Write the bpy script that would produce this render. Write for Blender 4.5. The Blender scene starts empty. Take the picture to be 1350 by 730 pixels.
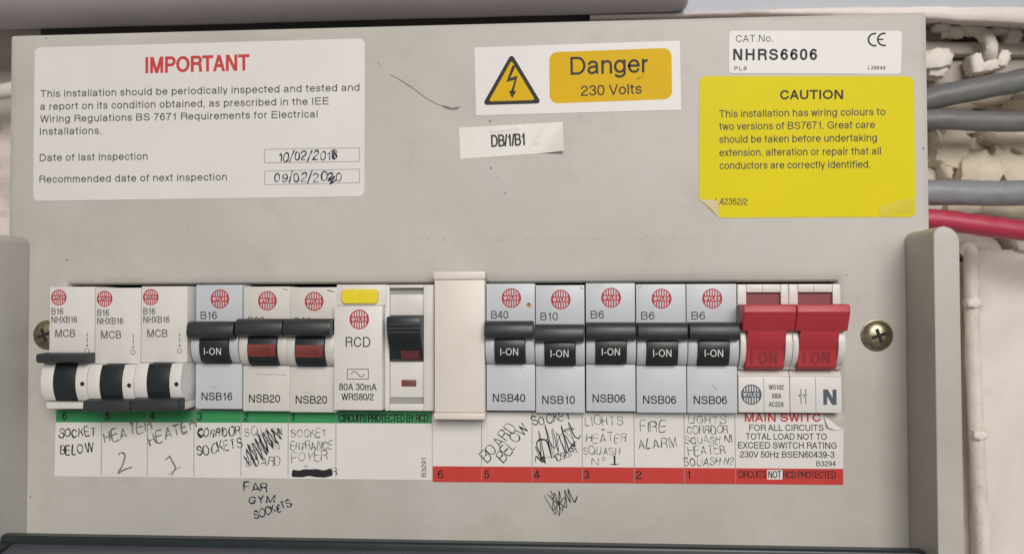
# Split-load distribution board seen close up: painted steel cover, breakers, stickers, cables behind.
import bpy, bmesh, math, random
from mathutils import Matrix, Vector, noise

MM = 0.001
scene = bpy.context.scene
col = scene.collection

# ------------------------------------------------------------------ camera, light, exposure
cam_data = bpy.data.cameras.new('camera')
cam = bpy.data.objects.new('camera', cam_data)
col.objects.link(cam)
right, down, fwd = (0.997363, 0.0725115, -0.0030380), (-0.0048048, 0.0242035, -0.9996955), (-0.0724159, 0.9970739, 0.0244881)
cam.matrix_world = Matrix(((right[0], -down[0], -fwd[0], 0.1939703),
                           (right[1], -down[1], -fwd[1], -0.3186178),
                           (right[2], -down[2], -fwd[2], 0.0648345), (0, 0, 0, 1)))
cam_data.sensor_width = 36.0
cam_data.lens = 31.2
cam_data.clip_start = 0.01
cam_data.clip_end = 50
cam_data.dof.use_dof = True
cam_data.dof.focus_distance = 0.312
cam_data.dof.aperture_fstop = 9.0
scene.camera = cam

world = bpy.data.worlds.new('World')
scene.world = world
world.use_nodes = True
wb = world.node_tree.nodes['Background']
wb.inputs['Color'].default_value = (1.0, 0.97, 0.93, 1)
wb.inputs['Strength'].default_value = 0.255

def area_light(name, loc, target, size, size_y, power, colour):
    d = bpy.data.lights.new(name, 'AREA')
    d.shape = 'RECTANGLE'; d.size = size; d.size_y = size_y
    d.energy = power; d.color = colour
    o = bpy.data.objects.new(name, d); col.objects.link(o)
    o.location = loc
    o.rotation_euler = (Vector(target) - Vector(loc)).to_track_quat('-Z', 'Y').to_euler()
    return o
area_light('room_light', (0.46, -1.22, 0.58), (0.15, 0, 0.06), 0.7, 0.6, 16.2, (1.0, 0.97, 0.925))
area_light('window_light', (1.45, -0.75, 0.55), (0.25, 0, 0.08), 0.7, 0.8, 2.3, (0.80, 0.90, 1.0))

scene.view_settings.view_transform = 'Standard'
scene.view_settings.look = 'None'
scene.view_settings.exposure = 0.0
scene.view_settings.gamma = 1.0
scene.view_settings.use_curve_mapping = False

# ------------------------------------------------------------------ materials
def mat(name, colour, rough=0.5, var=0.06, scale=60.0, bump=0.0, bscale=900.0, metal=0.0, dirt=None, dirt_amt=0.0, spec=0.5, blot=0.0):
    m = bpy.data.materials.new(name); m.use_nodes = True
    nt = m.node_tree; b = nt.nodes['Principled BSDF']
    b.inputs['Roughness'].default_value = rough
    b.inputs['Metallic'].default_value = metal
    b.inputs['Specular IOR Level'].default_value = spec
    tc = nt.nodes.new('ShaderNodeTexCoord')
    n = nt.nodes.new('ShaderNodeTexNoise'); n.inputs['Scale'].default_value = scale
    n.inputs['Detail'].default_value = 6; n.inputs['Roughness'].default_value = 0.62
    nt.links.new(tc.outputs['Object'], n.inputs['Vector'])
    r = nt.nodes.new('ShaderNodeValToRGB')
    c = colour
    r.color_ramp.elements[0].position = 0.28; r.color_ramp.elements[1].position = 0.74
    r.color_ramp.elements[0].color = tuple(v * (1 - var) for v in c) + (1,)
    r.color_ramp.elements[1].color = tuple(min(1, v * (1 + var)) for v in c) + (1,)
    nt.links.new(n.outputs['Fac'], r.inputs['Fac'])
    out = r.outputs['Color']
    if dirt:
        n2 = nt.nodes.new('ShaderNodeTexNoise'); n2.inputs['Scale'].default_value = scale * 3.1
        n2.inputs['Detail'].default_value = 9; n2.inputs['Roughness'].default_value = 0.75
        nt.links.new(tc.outputs['Object'], n2.inputs['Vector'])
        r2 = nt.nodes.new('ShaderNodeValToRGB')
        r2.color_ramp.elements[0].position = 0.56; r2.color_ramp.elements[1].position = 0.80
        r2.color_ramp.elements[0].color = (0, 0, 0, 1); r2.color_ramp.elements[1].color = (dirt_amt,) * 3 + (1,)
        nt.links.new(n2.outputs['Fac'], r2.inputs['Fac'])
        mx = nt.nodes.new('ShaderNodeMixRGB'); mx.inputs['Color2'].default_value = tuple(dirt) + (1,)
        nt.links.new(r2.outputs['Color'], mx.inputs['Fac']); nt.links.new(out, mx.inputs['Color1'])
        out = mx.outputs['Color']
    if blot:                                             # hand grime: large soft blotches broken up by finer ones
        na = nt.nodes.new('ShaderNodeTexNoise'); na.inputs['Scale'].default_value = 9; na.inputs['Detail'].default_value = 8; na.inputs['Roughness'].default_value = 0.68
        na.inputs['Distortion'].default_value = 0.6
        nt.links.new(tc.outputs['Object'], na.inputs['Vector'])
        ra = nt.nodes.new('ShaderNodeMapRange'); ra.inputs['From Min'].default_value = 0.40; ra.inputs['From Max'].default_value = 0.72
        ra.inputs['To Max'].default_value = blot
        nt.links.new(na.outputs['Fac'], ra.inputs['Value'])
        ma = nt.nodes.new('ShaderNodeMixRGB'); ma.inputs['Color2'].default_value = (c[0] * .55, c[1] * .50, c[2] * .43, 1)
        nt.links.new(ra.outputs['Result'], ma.inputs['Fac']); nt.links.new(out, ma.inputs['Color1'])
        out = ma.outputs['Color']
    nt.links.new(out, b.inputs['Base Color'])
    rr = nt.nodes.new('ShaderNodeMapRange')
    rr.inputs['To Min'].default_value = max(0.05, rough - 0.07); rr.inputs['To Max'].default_value = min(1, rough + 0.07)
    nt.links.new(n.outputs['Fac'], rr.inputs['Value']); nt.links.new(rr.outputs['Result'], b.inputs['Roughness'])
    if bump:
        bn = nt.nodes.new('ShaderNodeTexNoise'); bn.inputs['Scale'].default_value = bscale; bn.inputs['Detail'].default_value = 3
        nt.links.new(tc.outputs['Object'], bn.inputs['Vector'])
        bp = nt.nodes.new('ShaderNodeBump'); bp.inputs['Strength'].default_value = bump; bp.inputs['Distance'].default_value = 0.0004
        nt.links.new(bn.outputs['Fac'], bp.inputs['Height']); nt.links.new(bp.outputs['Normal'], b.inputs['Normal'])
    return m

M = {}
M['steel']   = mat('painted_steel', (0.470, 0.446, 0.414), 0.47, 0.075, 13, 0.14, 1500, dirt=(0.27, 0.235, 0.19), dirt_amt=0.42, spec=.35, blot=.40)
M['vinyl']   = mat('white_vinyl', (0.66, 0.63, 0.61), 0.42, 0.035, 30, 0.06, 500, dirt=(0.45, 0.40, 0.36), dirt_amt=0.16, spec=.3)
M['paper']   = mat('white_card', (0.66, 0.63, 0.605), 0.55, 0.04, 40, 0.05, 700, dirt=(0.45, 0.40, 0.36), dirt_amt=0.18)
M['tape']    = mat('label_tape', (0.66, 0.63, 0.59), 0.42, 0.04, 60, 0.15, 200)
M['amber']   = mat('amber_print', (0.61, 0.375, 0.002), 0.5, 0.05, 40, spec=.14)
M['yellow']  = mat('yellow_vinyl', (0.64, 0.535, 0.001), 0.5, 0.05, 30, 0.10, 260, spec=.14)
M['pale']    = mat('peeled_back', (0.60, 0.52, 0.33), 0.55, 0.06, 90)
M['crease']  = mat('creased_yellow', (0.58, 0.48, 0.006), 0.42, 0.06, 60)
M['green']   = mat('green_print', (0.042, 0.26, 0.095), 0.45, 0.07, 50, spec=.2)
M['red']     = mat('red_print', (0.50, 0.047, 0.040), 0.45, 0.06, 50, spec=.2)
M['redtext'] = mat('red_ink', (0.50, 0.055, 0.055), 0.5, 0.05, 60, spec=.2)
M['redlogo'] = mat('red_logo_ink', (0.38, 0.035, 0.050), 0.5, 0.05, 60, spec=.2)
M['greytext']= mat('grey_ink', (0.15, 0.14, 0.135), 0.5, 0.05, 60, spec=.2)
M['bluegrey']= mat('blue_grey_ink', (0.075, 0.098, 0.125), 0.5, 0.05, 60, spec=.2)
M['ink']     = mat('black_ink', (0.022, 0.021, 0.021), 0.5, 0.05, 60, spec=.2)
M['softink'] = mat('dark_grey_print', (0.050, 0.047, 0.045), 0.5, 0.05, 60, spec=.2)
M['pen']     = mat('black_pen', (0.020, 0.020, 0.026), 0.5, 0.3, 300, spec=.2)
M['bluepen'] = mat('blue_black_pen', (0.025, 0.028, 0.055), 0.5, 0.3, 300, spec=.2)
M['thinpen'] = mat('thin_grey_pen', (0.105, 0.098, 0.10), 0.55, 0.35, 400, spec=.2)
M['pencil']  = mat('grey_marker', (0.19, 0.175, 0.165), 0.6, 0.4, 400, spec=.2)
M['scuff']   = mat('dark_scuff', (0.15, 0.13, 0.11), 0.6, 0.3, 400)
M['faint']   = mat('faint_scuff', (0.31, 0.29, 0.26), 0.6, 0.12, 700)
M['ochremark'] = mat('olive_scuff', (0.30, 0.21, 0.02), 0.6, 0.15, 300, spec=.2)
M['stain']   = mat('ochre_stain', (0.47, 0.36, 0.20), 0.6, 0.15, 300, spec=.2)
M['rule']    = mat('rule_line', (0.25, 0.235, 0.22), 0.55, 0.05, 60, spec=.2)
M['whitemod']= mat('white_plastic', (0.66, 0.63, 0.605), 0.36, 0.03, 70, 0.05, 900, dirt=(0.42, 0.37, 0.32), dirt_amt=0.15, blot=.22)
M['cream']   = mat('cream_plastic', (0.68, 0.62, 0.555), 0.40, 0.03, 60, 0.05, 900, dirt=(0.50, 0.42, 0.36), dirt_amt=0.25, blot=.22)
M['bluemod'] = mat('cool_grey_plastic', (0.50, 0.515, 0.545), 0.38, 0.035, 70, 0.05, 900, dirt=(0.33, 0.32, 0.31), dirt_amt=0.15, blot=.15)
M['warmmod'] = mat('ivory_grey_plastic', (0.60, 0.57, 0.535), 0.40, 0.04, 70, 0.05, 900, dirt=(0.36, 0.31, 0.26), dirt_amt=0.25, blot=.22)
M['black']   = mat('black_plastic', (0.014, 0.017, 0.018), 0.38, 0.10, 120, 0.08, 700, dirt=(0.05, 0.05, 0.05), dirt_amt=0.5)
M['bar']     = mat('worn_black_plastic', (0.026, 0.030, 0.031), 0.42, 0.16, 160, 0.10, 600, dirt=(0.085, 0.085, 0.08), dirt_amt=0.7)
M['flag']    = mat('dull_red_flag', (0.19, 0.030, 0.024), 0.5, 0.12, 120)
M['flagdark']= mat('dark_red_flag', (0.10, 0.022, 0.022), 0.45, 0.2, 300)
M['brownred']= mat('red_brown_indicator', (0.16, 0.05, 0.045), 0.4, 0.1, 120)
M['redplast']= mat('red_plastic', (0.42, 0.034, 0.046), 0.40, 0.06, 90, 0.06, 700, dirt=(0.26, 0.05, 0.05), dirt_amt=0.5)
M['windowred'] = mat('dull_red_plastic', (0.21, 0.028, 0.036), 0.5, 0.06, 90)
M['deepred'] = mat('shaded_red_plastic', (0.19, 0.019, 0.026), 0.45, 0.06, 90)
M['whiteprint'] = mat('white_print', (0.66, 0.64, 0.62), 0.5, 0.04, 60)
M['greyrec'] = mat('grey_slot', (0.28, 0.275, 0.265), 0.5, 0.05, 60)
M['btn']     = mat('yellow_button', (0.72, 0.57, 0.018), 0.38, 0.06, 90, 0.05, 500)
M['dark']    = mat('dark_interior', (0.012, 0.012, 0.012), 0.8, 0.1, 60)
M['brass']   = mat('passivated_zinc', (0.31, 0.28, 0.185), 0.36, 0.45, 700, 0.25, 900, metal=0.95, dirt=(0.16, 0.15, 0.13), dirt_amt=0.8)
M['lidrim']  = mat('dark_green_plastic', (0.013, 0.020, 0.021), 0.35, 0.1, 60)
M['lid']     = mat('smoked_plastic', (0.085, 0.084, 0.102), 0.30, 0.12, 30, 0.05, 300)
M['wall']    = mat('old_plaster', (0.70, 0.62, 0.56), 0.85, 0.10, 40, 0.6, 420, dirt=(0.17, 0.12, 0.085), dirt_amt=0.95, blot=.45)
M['wallpink']= mat('pink_white_paint', (0.74, 0.66, 0.63), 0.7, 0.05, 30, 0.5, 330, dirt=(0.55, 0.46, 0.42), dirt_amt=0.4, blot=.45)
M['stone']   = mat('cream_masonry', (0.74, 0.66, 0.52), 0.9, 0.14, 90, 0.7, 500, dirt=(0.16, 0.115, 0.08), dirt_amt=0.95, blot=.45)
M['gapshade'] = mat('dark_gap_shade', (0.075, 0.078, 0.064), 0.7, 0.25, 40, 0.1, 150)  # gap shade put into a colour, for the added panel above the cover
M['bluewall']= mat('pale_blue_paint', (0.36, 0.375, 0.415), 0.5, 0.06, 18, 0.1, 150)
M['soffit']  = mat('gloss_paint', (0.42, 0.385, 0.395), 0.5, 0.06, 18, 0.10, 150, dirt=(0.33, 0.28, 0.25), dirt_amt=0.4)
M['painted'] = mat('overpainted_cable', (0.70, 0.64, 0.58), 0.6, 0.12, 120, 0.6, 500, dirt=(0.20, 0.15, 0.11), dirt_amt=0.95, blot=.45)
M['batten']  = mat('taupe_paint', (0.40, 0.35, 0.31), 0.6, 0.08, 50, 0.3, 300)
M['greycab'] = mat('grey_sheath', (0.135, 0.132, 0.130), 0.48, 0.10, 60, 0.15, 300, dirt=(0.28, 0.26, 0.24), dirt_amt=0.5)
M['lightcab']= mat('light_grey_sheath', (0.215, 0.22, 0.232), 0.46, 0.10, 60, 0.12, 300, dirt=(0.34, 0.32, 0.30), dirt_amt=0.5)
M['redcab']  = mat('red_sheath', (0.40, 0.028, 0.062), 0.44, 0.10, 60, 0.12, 300, dirt=(0.30, 0.10, 0.10), dirt_amt=0.6)

# ------------------------------------------------------------------ mesh builder (mm; x right, h towards the viewer, z up)
class MB:
    def __init__(s):
        s.v = []; s.f = []
    def add(s, vs, fs):
        n = len(s.v); s.v += vs; s.f += [tuple(i + n for i in f) for f in fs]; return s
    def box(s, x0, x1, h0, h1, z0, z1):
        return s.prof([(h0, z0), (h1, z0), (h1, z1), (h0, z1)], x0, x1)
    def prof(s, pts, x0, x1):                       # (h, z) outline swept along x
        n = len(pts)
        vs = [(x0, h, z) for h, z in pts] + [(x1, h, z) for h, z in pts]
        fs = [tuple(range(n))[::-1], tuple(range(n, 2 * n))]
        fs += [(i, (i + 1) % n, n + (i + 1) % n, n + i) for i in range(n)]
        return s.add(vs, fs)
    def poly(s, pts, h0, h1):                       # (x, z) outline swept towards the viewer
        n = len(pts)
        vs = [(x, h0, z) for x, z in pts] + [(x, h1, z) for x, z in pts]
        fs = [tuple(range(n))[::-1], tuple(range(n, 2 * n))]
        fs += [(i, (i + 1) % n, n + (i + 1) % n, n + i) for i in range(n)]
        return s.add(vs, fs)
    def flat(s, pts, h):
        return s.add([(x, h, z) for x, z in pts], [tuple(range(len(pts)))])
    def rect(s, x0, x1, z0, z1, h):
        return s.flat([(x0, z0), (x1, z0), (x1, z1), (x0, z1)], h)
    def loops(s, rings, closed_ends=False):         # successive rings of equal length
        n = len(rings[0]); b = len(s.v)
        for r in rings: s.v += list(r)
        for k in range(len(rings) - 1):
            for i in range(n):
                s.f.append((b + k * n + i, b + k * n + (i + 1) % n, b + (k + 1) * n + (i + 1) % n, b + (k + 1) * n + i))
        if closed_ends:
            s.f.append(tuple(b + i for i in range(n))[::-1])
            s.f.append(tuple(b + (len(rings) - 1) * n + i for i in range(n)))
        return s
    def ribbon(s, pts, w, h, closed=False, taper=None):
        n = len(pts)
        if n < 2: return s
        L, R = [], []
        for i in range(n):
            p = pts[i]
            a = pts[(i - 1) % n] if (closed or i > 0) else None
            c = pts[(i + 1) % n] if (closed or i < n - 1) else None
            def nd(a, b):
                dx, dz = b[0] - a[0], b[1] - a[1]; l = math.hypot(dx, dz) or 1e-9
                return dx / l, dz / l
            d1 = nd(a, p) if a else None; d2 = nd(p, c) if c else None
            if d1 is None: d1 = d2
            if d2 is None: d2 = d1
            n1 = (-d1[1], d1[0]); n2 = (-d2[1], d2[0])
            mx, mz = n1[0] + n2[0], n1[1] + n2[1]; l = math.hypot(mx, mz)
            if l < 0.3: m = n1; k = 1
            else:
                m = (mx / l, mz / l); k = 1 / max(0.45, m[0] * n1[0] + m[1] * n1[1])
            ww = w / 2 * k * (taper[i] if taper else 1)
            L.append((p[0] + m[0] * ww, h, p[1] + m[1] * ww)); R.append((p[0] - m[0] * ww, h, p[1] - m[1] * ww))
        vs = L + R
        fs = [(n + i, n + i + 1, i + 1, i) for i in range(n - 1)]
        if closed: fs.append((2 * n - 1, n, 0, n - 1))
        return s.add(vs, fs)
    def tube(s, pts, r, seg=14, rough=0.0, seed=0):
        rings = []; P = [Vector(p) for p in pts]; up = Vector((0, 1, 0.13)).normalized()
        rnd = random.Random(seed)
        for i, p in enumerate(P):
            t = (P[min(i + 1, len(P) - 1)] - P[max(i - 1, 0)]).normalized()
            a = t.cross(up).normalized(); b = t.cross(a).normalized()
            ri = r[i] if isinstance(r, (list, tuple)) else r
            ring = []
            for k in range(seg):
                an = 2 * math.pi * k / seg
                q = ri * (1 + rough * noise.noise(Vector((p.x * .25 + seed, math.cos(an) * 1.3, math.sin(an) * 1.3 + p.z * .25))))
                ring.append(tuple(p + a * math.cos(an) * q + b * math.sin(an) * q))
            rings.append(ring)
        return s.loops(rings, True)
    def lathe(s, prof, cx, cz, seg=28, cut=None):       # (r, h) about an axis towards the viewer
        rings = [[(cx + r * math.cos(2 * math.pi * k / seg), h, cz + r * math.sin(2 * math.pi * k / seg)) for k in range(seg)] for r, h in prof]
        return s.loops(rings, True)

def build_mesh(name, mb, material, origin, bevel=0.0, seg=2, smooth=35, grid=False):
    me = bpy.data.meshes.new(name)
    ox, oh, oz = origin
    me.from_pydata([((x - ox) * MM, -(h - oh) * MM, (z - oz) * MM) for x, h, z in mb.v], [], mb.f)
    bm = bmesh.new(); bm.from_mesh(me)
    if bevel >= 0 and not grid:
        bmesh.ops.recalc_face_normals(bm, faces=bm.faces)
    if bevel > 0:
        ed = [e for e in bm.edges if len(e.link_faces) == 2 and e.calc_face_angle(0) > math.radians(38)]
        bmesh.ops.bevel(bm, geom=ed, offset=bevel * MM, segments=seg, profile=0.6, affect='EDGES', clamp_overlap=True)
    bm.to_mesh(me); bm.free()
    me.materials.append(M[material])
    if smooth:
        me.polygons.foreach_set('use_smooth', [True] * len(me.polygons))
        me.set_sharp_from_angle(angle=math.radians(smooth))
    return me

ORIGIN = {}
CACHE = {}
def thing(name, label, cat, origin, group=None, mb=None, material=None, **kw):
    data = build_mesh(name, mb, material, origin, **kw) if mb else None
    o = bpy.data.objects.new(name, data); col.objects.link(o)
    o.location = (origin[0] * MM, -origin[1] * MM, origin[2] * MM)
    if label: o['label'] = label
    if cat: o['category'] = cat
    if group: o['group'] = group
    ORIGIN[o.name] = origin
    return o
def part(parent, name, mb, material, label=None, origin=None, key=None, **kw):
    org = origin or ORIGIN[parent.name]
    if key and key in CACHE: me = CACHE[key]
    else:
        me = build_mesh(name, mb() if callable(mb) else mb, material, org, **kw)
        if key: CACHE[key] = me
    o = bpy.data.objects.new(name, me); col.objects.link(o); o.parent = parent
    if label: o['label'] = label
    ORIGIN[o.name] = org
    return o

# ------------------------------------------------------------------ stroke lettering
G = {
'A': (2, 2, 'D 0 0 40 100 D 80 0 40 100 M 14 31 L 66 31'),
'B': (11, 6, 'M 0 0 L 0 100 M 0 100 L 43 100 h 66 76 v 43 53 L 0 53 M 43 53 h 71 26 v 43 0 L 0 0'),
'C': (7, 6, 'M 78 68 v 42 100 h 0 50 v 42 0 h 80 35'),
'D': (11, 7, 'M 0 0 L 0 100 M 0 100 L 36 100 h 78 50 v 36 0 L 0 0'),
'E': (11, 6, 'M 66 100 L 0 100 L 0 0 L 68 0 M 0 53 L 62 53'),
'F': (11, 4, 'M 62 100 L 0 100 L 0 0 M 0 52 L 54 52'),
'G': (7, 9, 'M 80 72 v 44 100 h 0 50 v 44 0 h 84 30 L 84 47 L 46 47'),
'H': (11, 11, 'M 0 0 L 0 100 M 74 0 L 74 100 M 0 53 L 74 53'),
'I': (12, 12, 'M 0 0 L 0 100'),
'J': (3, 10, 'M 48 100 L 48 28 v 24 0 h 0 32'),
'K': (11, 1, 'M 0 0 L 0 100 D 2 36 68 100 D 27 58 74 0'),
'L': (11, 3, 'M 0 100 L 0 0 L 57 0'),
'M': (11, 11, 'M 0 0 L 0 100 M 90 0 L 90 100 D 4 100 45 0 D 86 100 45 0'),
'N': (11, 11, 'M 0 0 L 0 100 M 74 0 L 74 100 D 3 100 71 0'),
'O': (6, 6, 'M 46 100 h 0 50 v 46 0 h 92 50 v 46 100 z'),
'P': (11, 5, 'M 0 0 L 0 100 M 0 100 L 42 100 h 68 74 v 42 47 L 0 47'),
'Q': (6, 6, 'M 46 100 h 0 50 v 46 0 h 92 50 v 46 100 z M 58 24 L 92 -4'),
'R': (11, 3, 'M 0 0 L 0 100 M 0 100 L 46 100 h 72 76 v 46 52 L 0 52 M 44 52 h 69 30 L 73 0'),
'S': (6, 6, 'M 71 71 v 37 100 h 3 76 v 37 53 h 75 27 v 38 0 h 0 31'),
'T': (3, 3, 'M 0 100 L 72 100 M 36 100 L 36 0'),
'U': (11, 11, 'M 0 100 L 0 35 v 36 0 h 72 35 L 72 100'),
'V': (1, 1, 'D 0 100 39 0 D 78 100 39 0'),
'W': (1, 1, 'D 0 100 28 0 D 56 100 28 0 D 56 100 84 0 D 112 100 84 0'),
'X': (1, 1, 'D 0 0 72 100 D 0 100 72 0'),
'Y': (1, 1, 'D 0 100 37 40 D 74 100 37 40 M 37 46 L 37 0'),
'Z': (4, 4, 'M 2 100 L 66 100 D 2 3 66 97 M 0 0 L 68 0'),
'0': (5, 5, 'M 28 100 h 0 64 L 0 36 v 28 0 h 56 36 L 56 64 v 28 100 z'),
'1': (8, 20, 'M 30 0 L 30 100 M 3 76 C 18 76 27 84 29 100'),
'2': (5, 5, 'M 2 68 v 29 100 h 56 72 C 56 44 0 40 0 0 L 58 0'),
'3': (5, 5, 'M 2 75 v 28 100 h 54 77 v 24 54 M 24 54 h 57 27 v 28 0 h 0 28'),
'4': (3, 4, 'M 44 0 L 44 100 D 2 30 42 100 M 0 27 L 62 27'),
'5': (5, 5, 'M 52 100 L 12 100 L 5 48 M 5 48 C 12 60 20 65 30 65 h 57 33 v 27 0 h 0 27'),
'6': (5, 5, 'M 54 77 v 31 100 h 0 46 v 29 0 h 57 31 v 30 61 h 2 36'),
'7': (5, 5, 'M 0 100 L 57 100 C 36 74 22 42 19 0'),
'8': (5, 5, 'M 29 100 h 4 77 v 29 54 h 54 77 v 29 100 z M 29 54 h 0 27 v 29 0 h 58 27 v 29 54 z'),
'9': (5, 5, 'M 3 23 v 26 0 h 57 54 v 28 100 h 0 69 v 27 39 h 55 64'),
'a': (5, 3, 'M 3 53 v 27 73 h 51 53 L 51 13 v 60 0 M 51 45 C 42 37 0 46 0 19 v 20 0 h 51 28'),
'b': (9, 5, 'M 0 0 L 0 100 M 0 36 v 29 73 h 57 36 v 29 0 h 0 36'),
'c': (5, 3, 'M 51 49 v 28 73 h 0 36 v 28 0 h 52 26'),
'd': (5, 9, 'M 57 0 L 57 100 M 57 36 v 28 73 h 0 36 v 28 0 h 57 36'),
'e': (5, 5, 'M 0 39 L 58 39 v 29 73 h 0 36 v 30 0 h 56 21'),
'f': (2, 0, 'M 13 0 L 13 80 v 33 100 M 0 73 L 31 73'),
'g': (5, 9, 'M 57 73 L 57 -4 v 28 -28 h 2 -13 M 57 36 v 28 73 h 0 36 v 28 2 h 57 36'),
'h': (9, 8, 'M 0 0 L 0 100 M 0 44 v 28 73 h 51 48 L 51 0'),
'i': (9, 9, 'M 0 0 L 0 73 P 0 101'),
'k': (9, 1, 'M 0 0 L 0 100 D 2 24 46 73 D 17 42 52 0'),
'l': (9, 9, 'M 0 0 L 0 100'),
'm': (9, 8, 'M 0 0 L 0 73 M 0 48 v 23 73 h 43 52 L 43 0 M 43 48 v 66 73 h 86 52 L 86 0'),
'n': (9, 8, 'M 0 0 L 0 73 M 0 44 v 28 73 h 51 48 L 51 0'),
'o': (5, 5, 'M 29 73 h 0 36 v 29 0 h 58 36 v 29 73 z'),
'p': (9, 5, 'M 0 -28 L 0 73 M 0 36 v 29 73 h 57 36 v 29 0 h 0 36'),
'q': (5, 9, 'M 57 73 L 57 -28 M 57 36 v 28 73 h 0 36 v 28 0 h 57 36'),
'r': (9, 1, 'M 0 0 L 0 73 M 0 42 C 2 62 12 71 29 71'),
's': (4, 4, 'M 47 53 v 25 73 h 2 54 v 25 38 h 49 19 v 25 0 h 0 22'),
't': (2, 3, 'M 12 95 L 12 17 v 30 0 M 0 73 L 29 73'),
'u': (9, 9, 'M 0 73 L 0 26 v 24 0 h 51 30 M 51 73 L 51 0'),
'v': (1, 1, 'D 0 73 26 0 D 52 73 26 0'),
'w': (1, 1, 'D 0 73 20 0 D 40 73 20 0 D 40 73 60 0 D 80 73 60 0'),
'x': (1, 1, 'D 0 0 48 73 D 0 73 48 0'),
'y': (1, 1, 'D 0 73 27 0 D 54 73 18 -28'),
'z': (3, 3, 'M 0 73 L 46 73 D 2 3 44 70 M 0 0 L 48 0'),
'.': (9, 9, 'P 0 0'), ',': (9, 9, 'P 0 0 M 2 0 L -3 -17'),
'/': (0, 0, 'D 0 0 28 100'), '-': (6, 6, 'M 0 36 L 26 36'), '+': (6, 6, 'M 0 36 L 58 36 M 29 65 L 29 7'),
}
def glyph(ch, n=7):
    """strokes of one letter: list of (kind, points, closed)"""
    toks = G[ch][2].split(); i = 0; out = []; cur = None; closed = False
    def flush():
        nonlocal cur
        if cur and len(cur) > 1: out.append(('S', cur, closed))
        cur = None
    while i < len(toks):
        t = toks[i]; i += 1
        def num(k):
            nonlocal i
            r = [float(q) for q in toks[i:i + k]]; i += k; return r
        if t == 'M': flush(); closed = False; cur = [tuple(num(2))]
        elif t == 'L': cur.append(tuple(num(2)))
        elif t in 'hv':
            x, z = num(2); x0, z0 = cur[-1]
            for k in range(1, n + 1):
                a = math.pi / 2 * k / n
                if t == 'h': cur.append((x0 + (x - x0) * math.sin(a), z0 + (z - z0) * (1 - math.cos(a))))
                else: cur.append((x0 + (x - x0) * (1 - math.cos(a)), z0 + (z - z0) * math.sin(a)))
        elif t == 'C':
            a, b, c, d, e, f = num(6); x0, z0 = cur[-1]
            for k in range(1, n + 1):
                u = k / n; w = 1 - u
                cur.append((w**3 * x0 + 3 * w * w * u * a + 3 * w * u * u * c + u**3 * e, w**3 * z0 + 3 * w * w * u * b + 3 * w * u * u * d + u**3 * f))
        elif t == 'z': cur.pop(); closed = True; flush(); closed = False
        elif t == 'D':
            flush(); x0, z0, x1, z1 = num(4); out.append(('D', [(x0, z0), (x1, z1)], False))
        elif t == 'P':
            flush(); out.append(('P', [tuple(num(2))], False))
    flush()
    return out
GW = {c: max(p[0] for _, ps, _ in glyph(c) for p in ps) for c in G}

STEP = 0.004
def text(mb, s, p0, p1, cap, weight=0.13, h=0.0, track=0.0, shear=0.0):
    """printed line: baseline from p0 to p1 (ink ends), capital height cap; all mm on a face at height h"""
    w100 = weight * 100
    x = 0; lay = []
    for c in s:
        if c == ' ': x += 36 + track; continue
        l, r, _ = G[c]; lay.append((c, x + l)); x += l + r + GW[c] + w100 + track
    first, last = lay[0], lay[-1]
    ink0 = first[1]; ink1 = last[1] + GW[last[0]] + w100
    dx, dz = p1[0] - p0[0], p1[1] - p0[1]; L = math.hypot(dx, dz); ux, uz = dx / L, dz / L
    W = weight * cap; sx = (L - W) / max(1e-6, (ink1 - ink0 - w100))
    def tr(a, b):
        a += shear * b
        return (p0[0] + ux * a - uz * b, p0[1] + uz * a + ux * b)
    k = 0
    for c, gx in lay:
        for kind, pts, cl in glyph(c):
            hh = h + (k % 4) * STEP; k += 1
            q = [(W / 2 + (gx - ink0 + px) * sx, W / 2 + pz / 100 * (cap - W)) for px, pz in pts]
            if kind == 'S' and not cl:                      # square ends
                for e0, e1 in ((0, 1), (-1, -2)):
                    if math.hypot(pts[e0][0] - pts[e1][0], pts[e0][1] - pts[e1][1]) < 15.5: continue
                    ax, az = q[e0][0] - q[e1][0], q[e0][1] - q[e1][1]; l = math.hypot(ax, az) or 1
                    q[e0] = (q[e0][0] + ax / l * W * .5, q[e0][1] + az / l * W * .5)
            if kind == 'S': mb.ribbon([tr(*a) for a in q], W, hh, cl)
            elif kind == 'P':
                (a, b), e = q[0], W * .56; mb.flat([tr(a - e, b - e), tr(a + e, b - e), tr(a + e, b + e), tr(a - e, b + e)], hh)
            else:
                (a, b), (c2, d) = q
                if b > d: a, b, c2, d = c2, d, a, b
                b -= W / 2; d += W / 2
                hx = W / 2 / max(0.25, (d - b) / math.hypot(c2 - a, d - b))
                mb.flat([tr(a - hx, b), tr(a + hx, b), tr(c2 + hx, d), tr(c2 - hx, d)], hh)
    return mb

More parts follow.
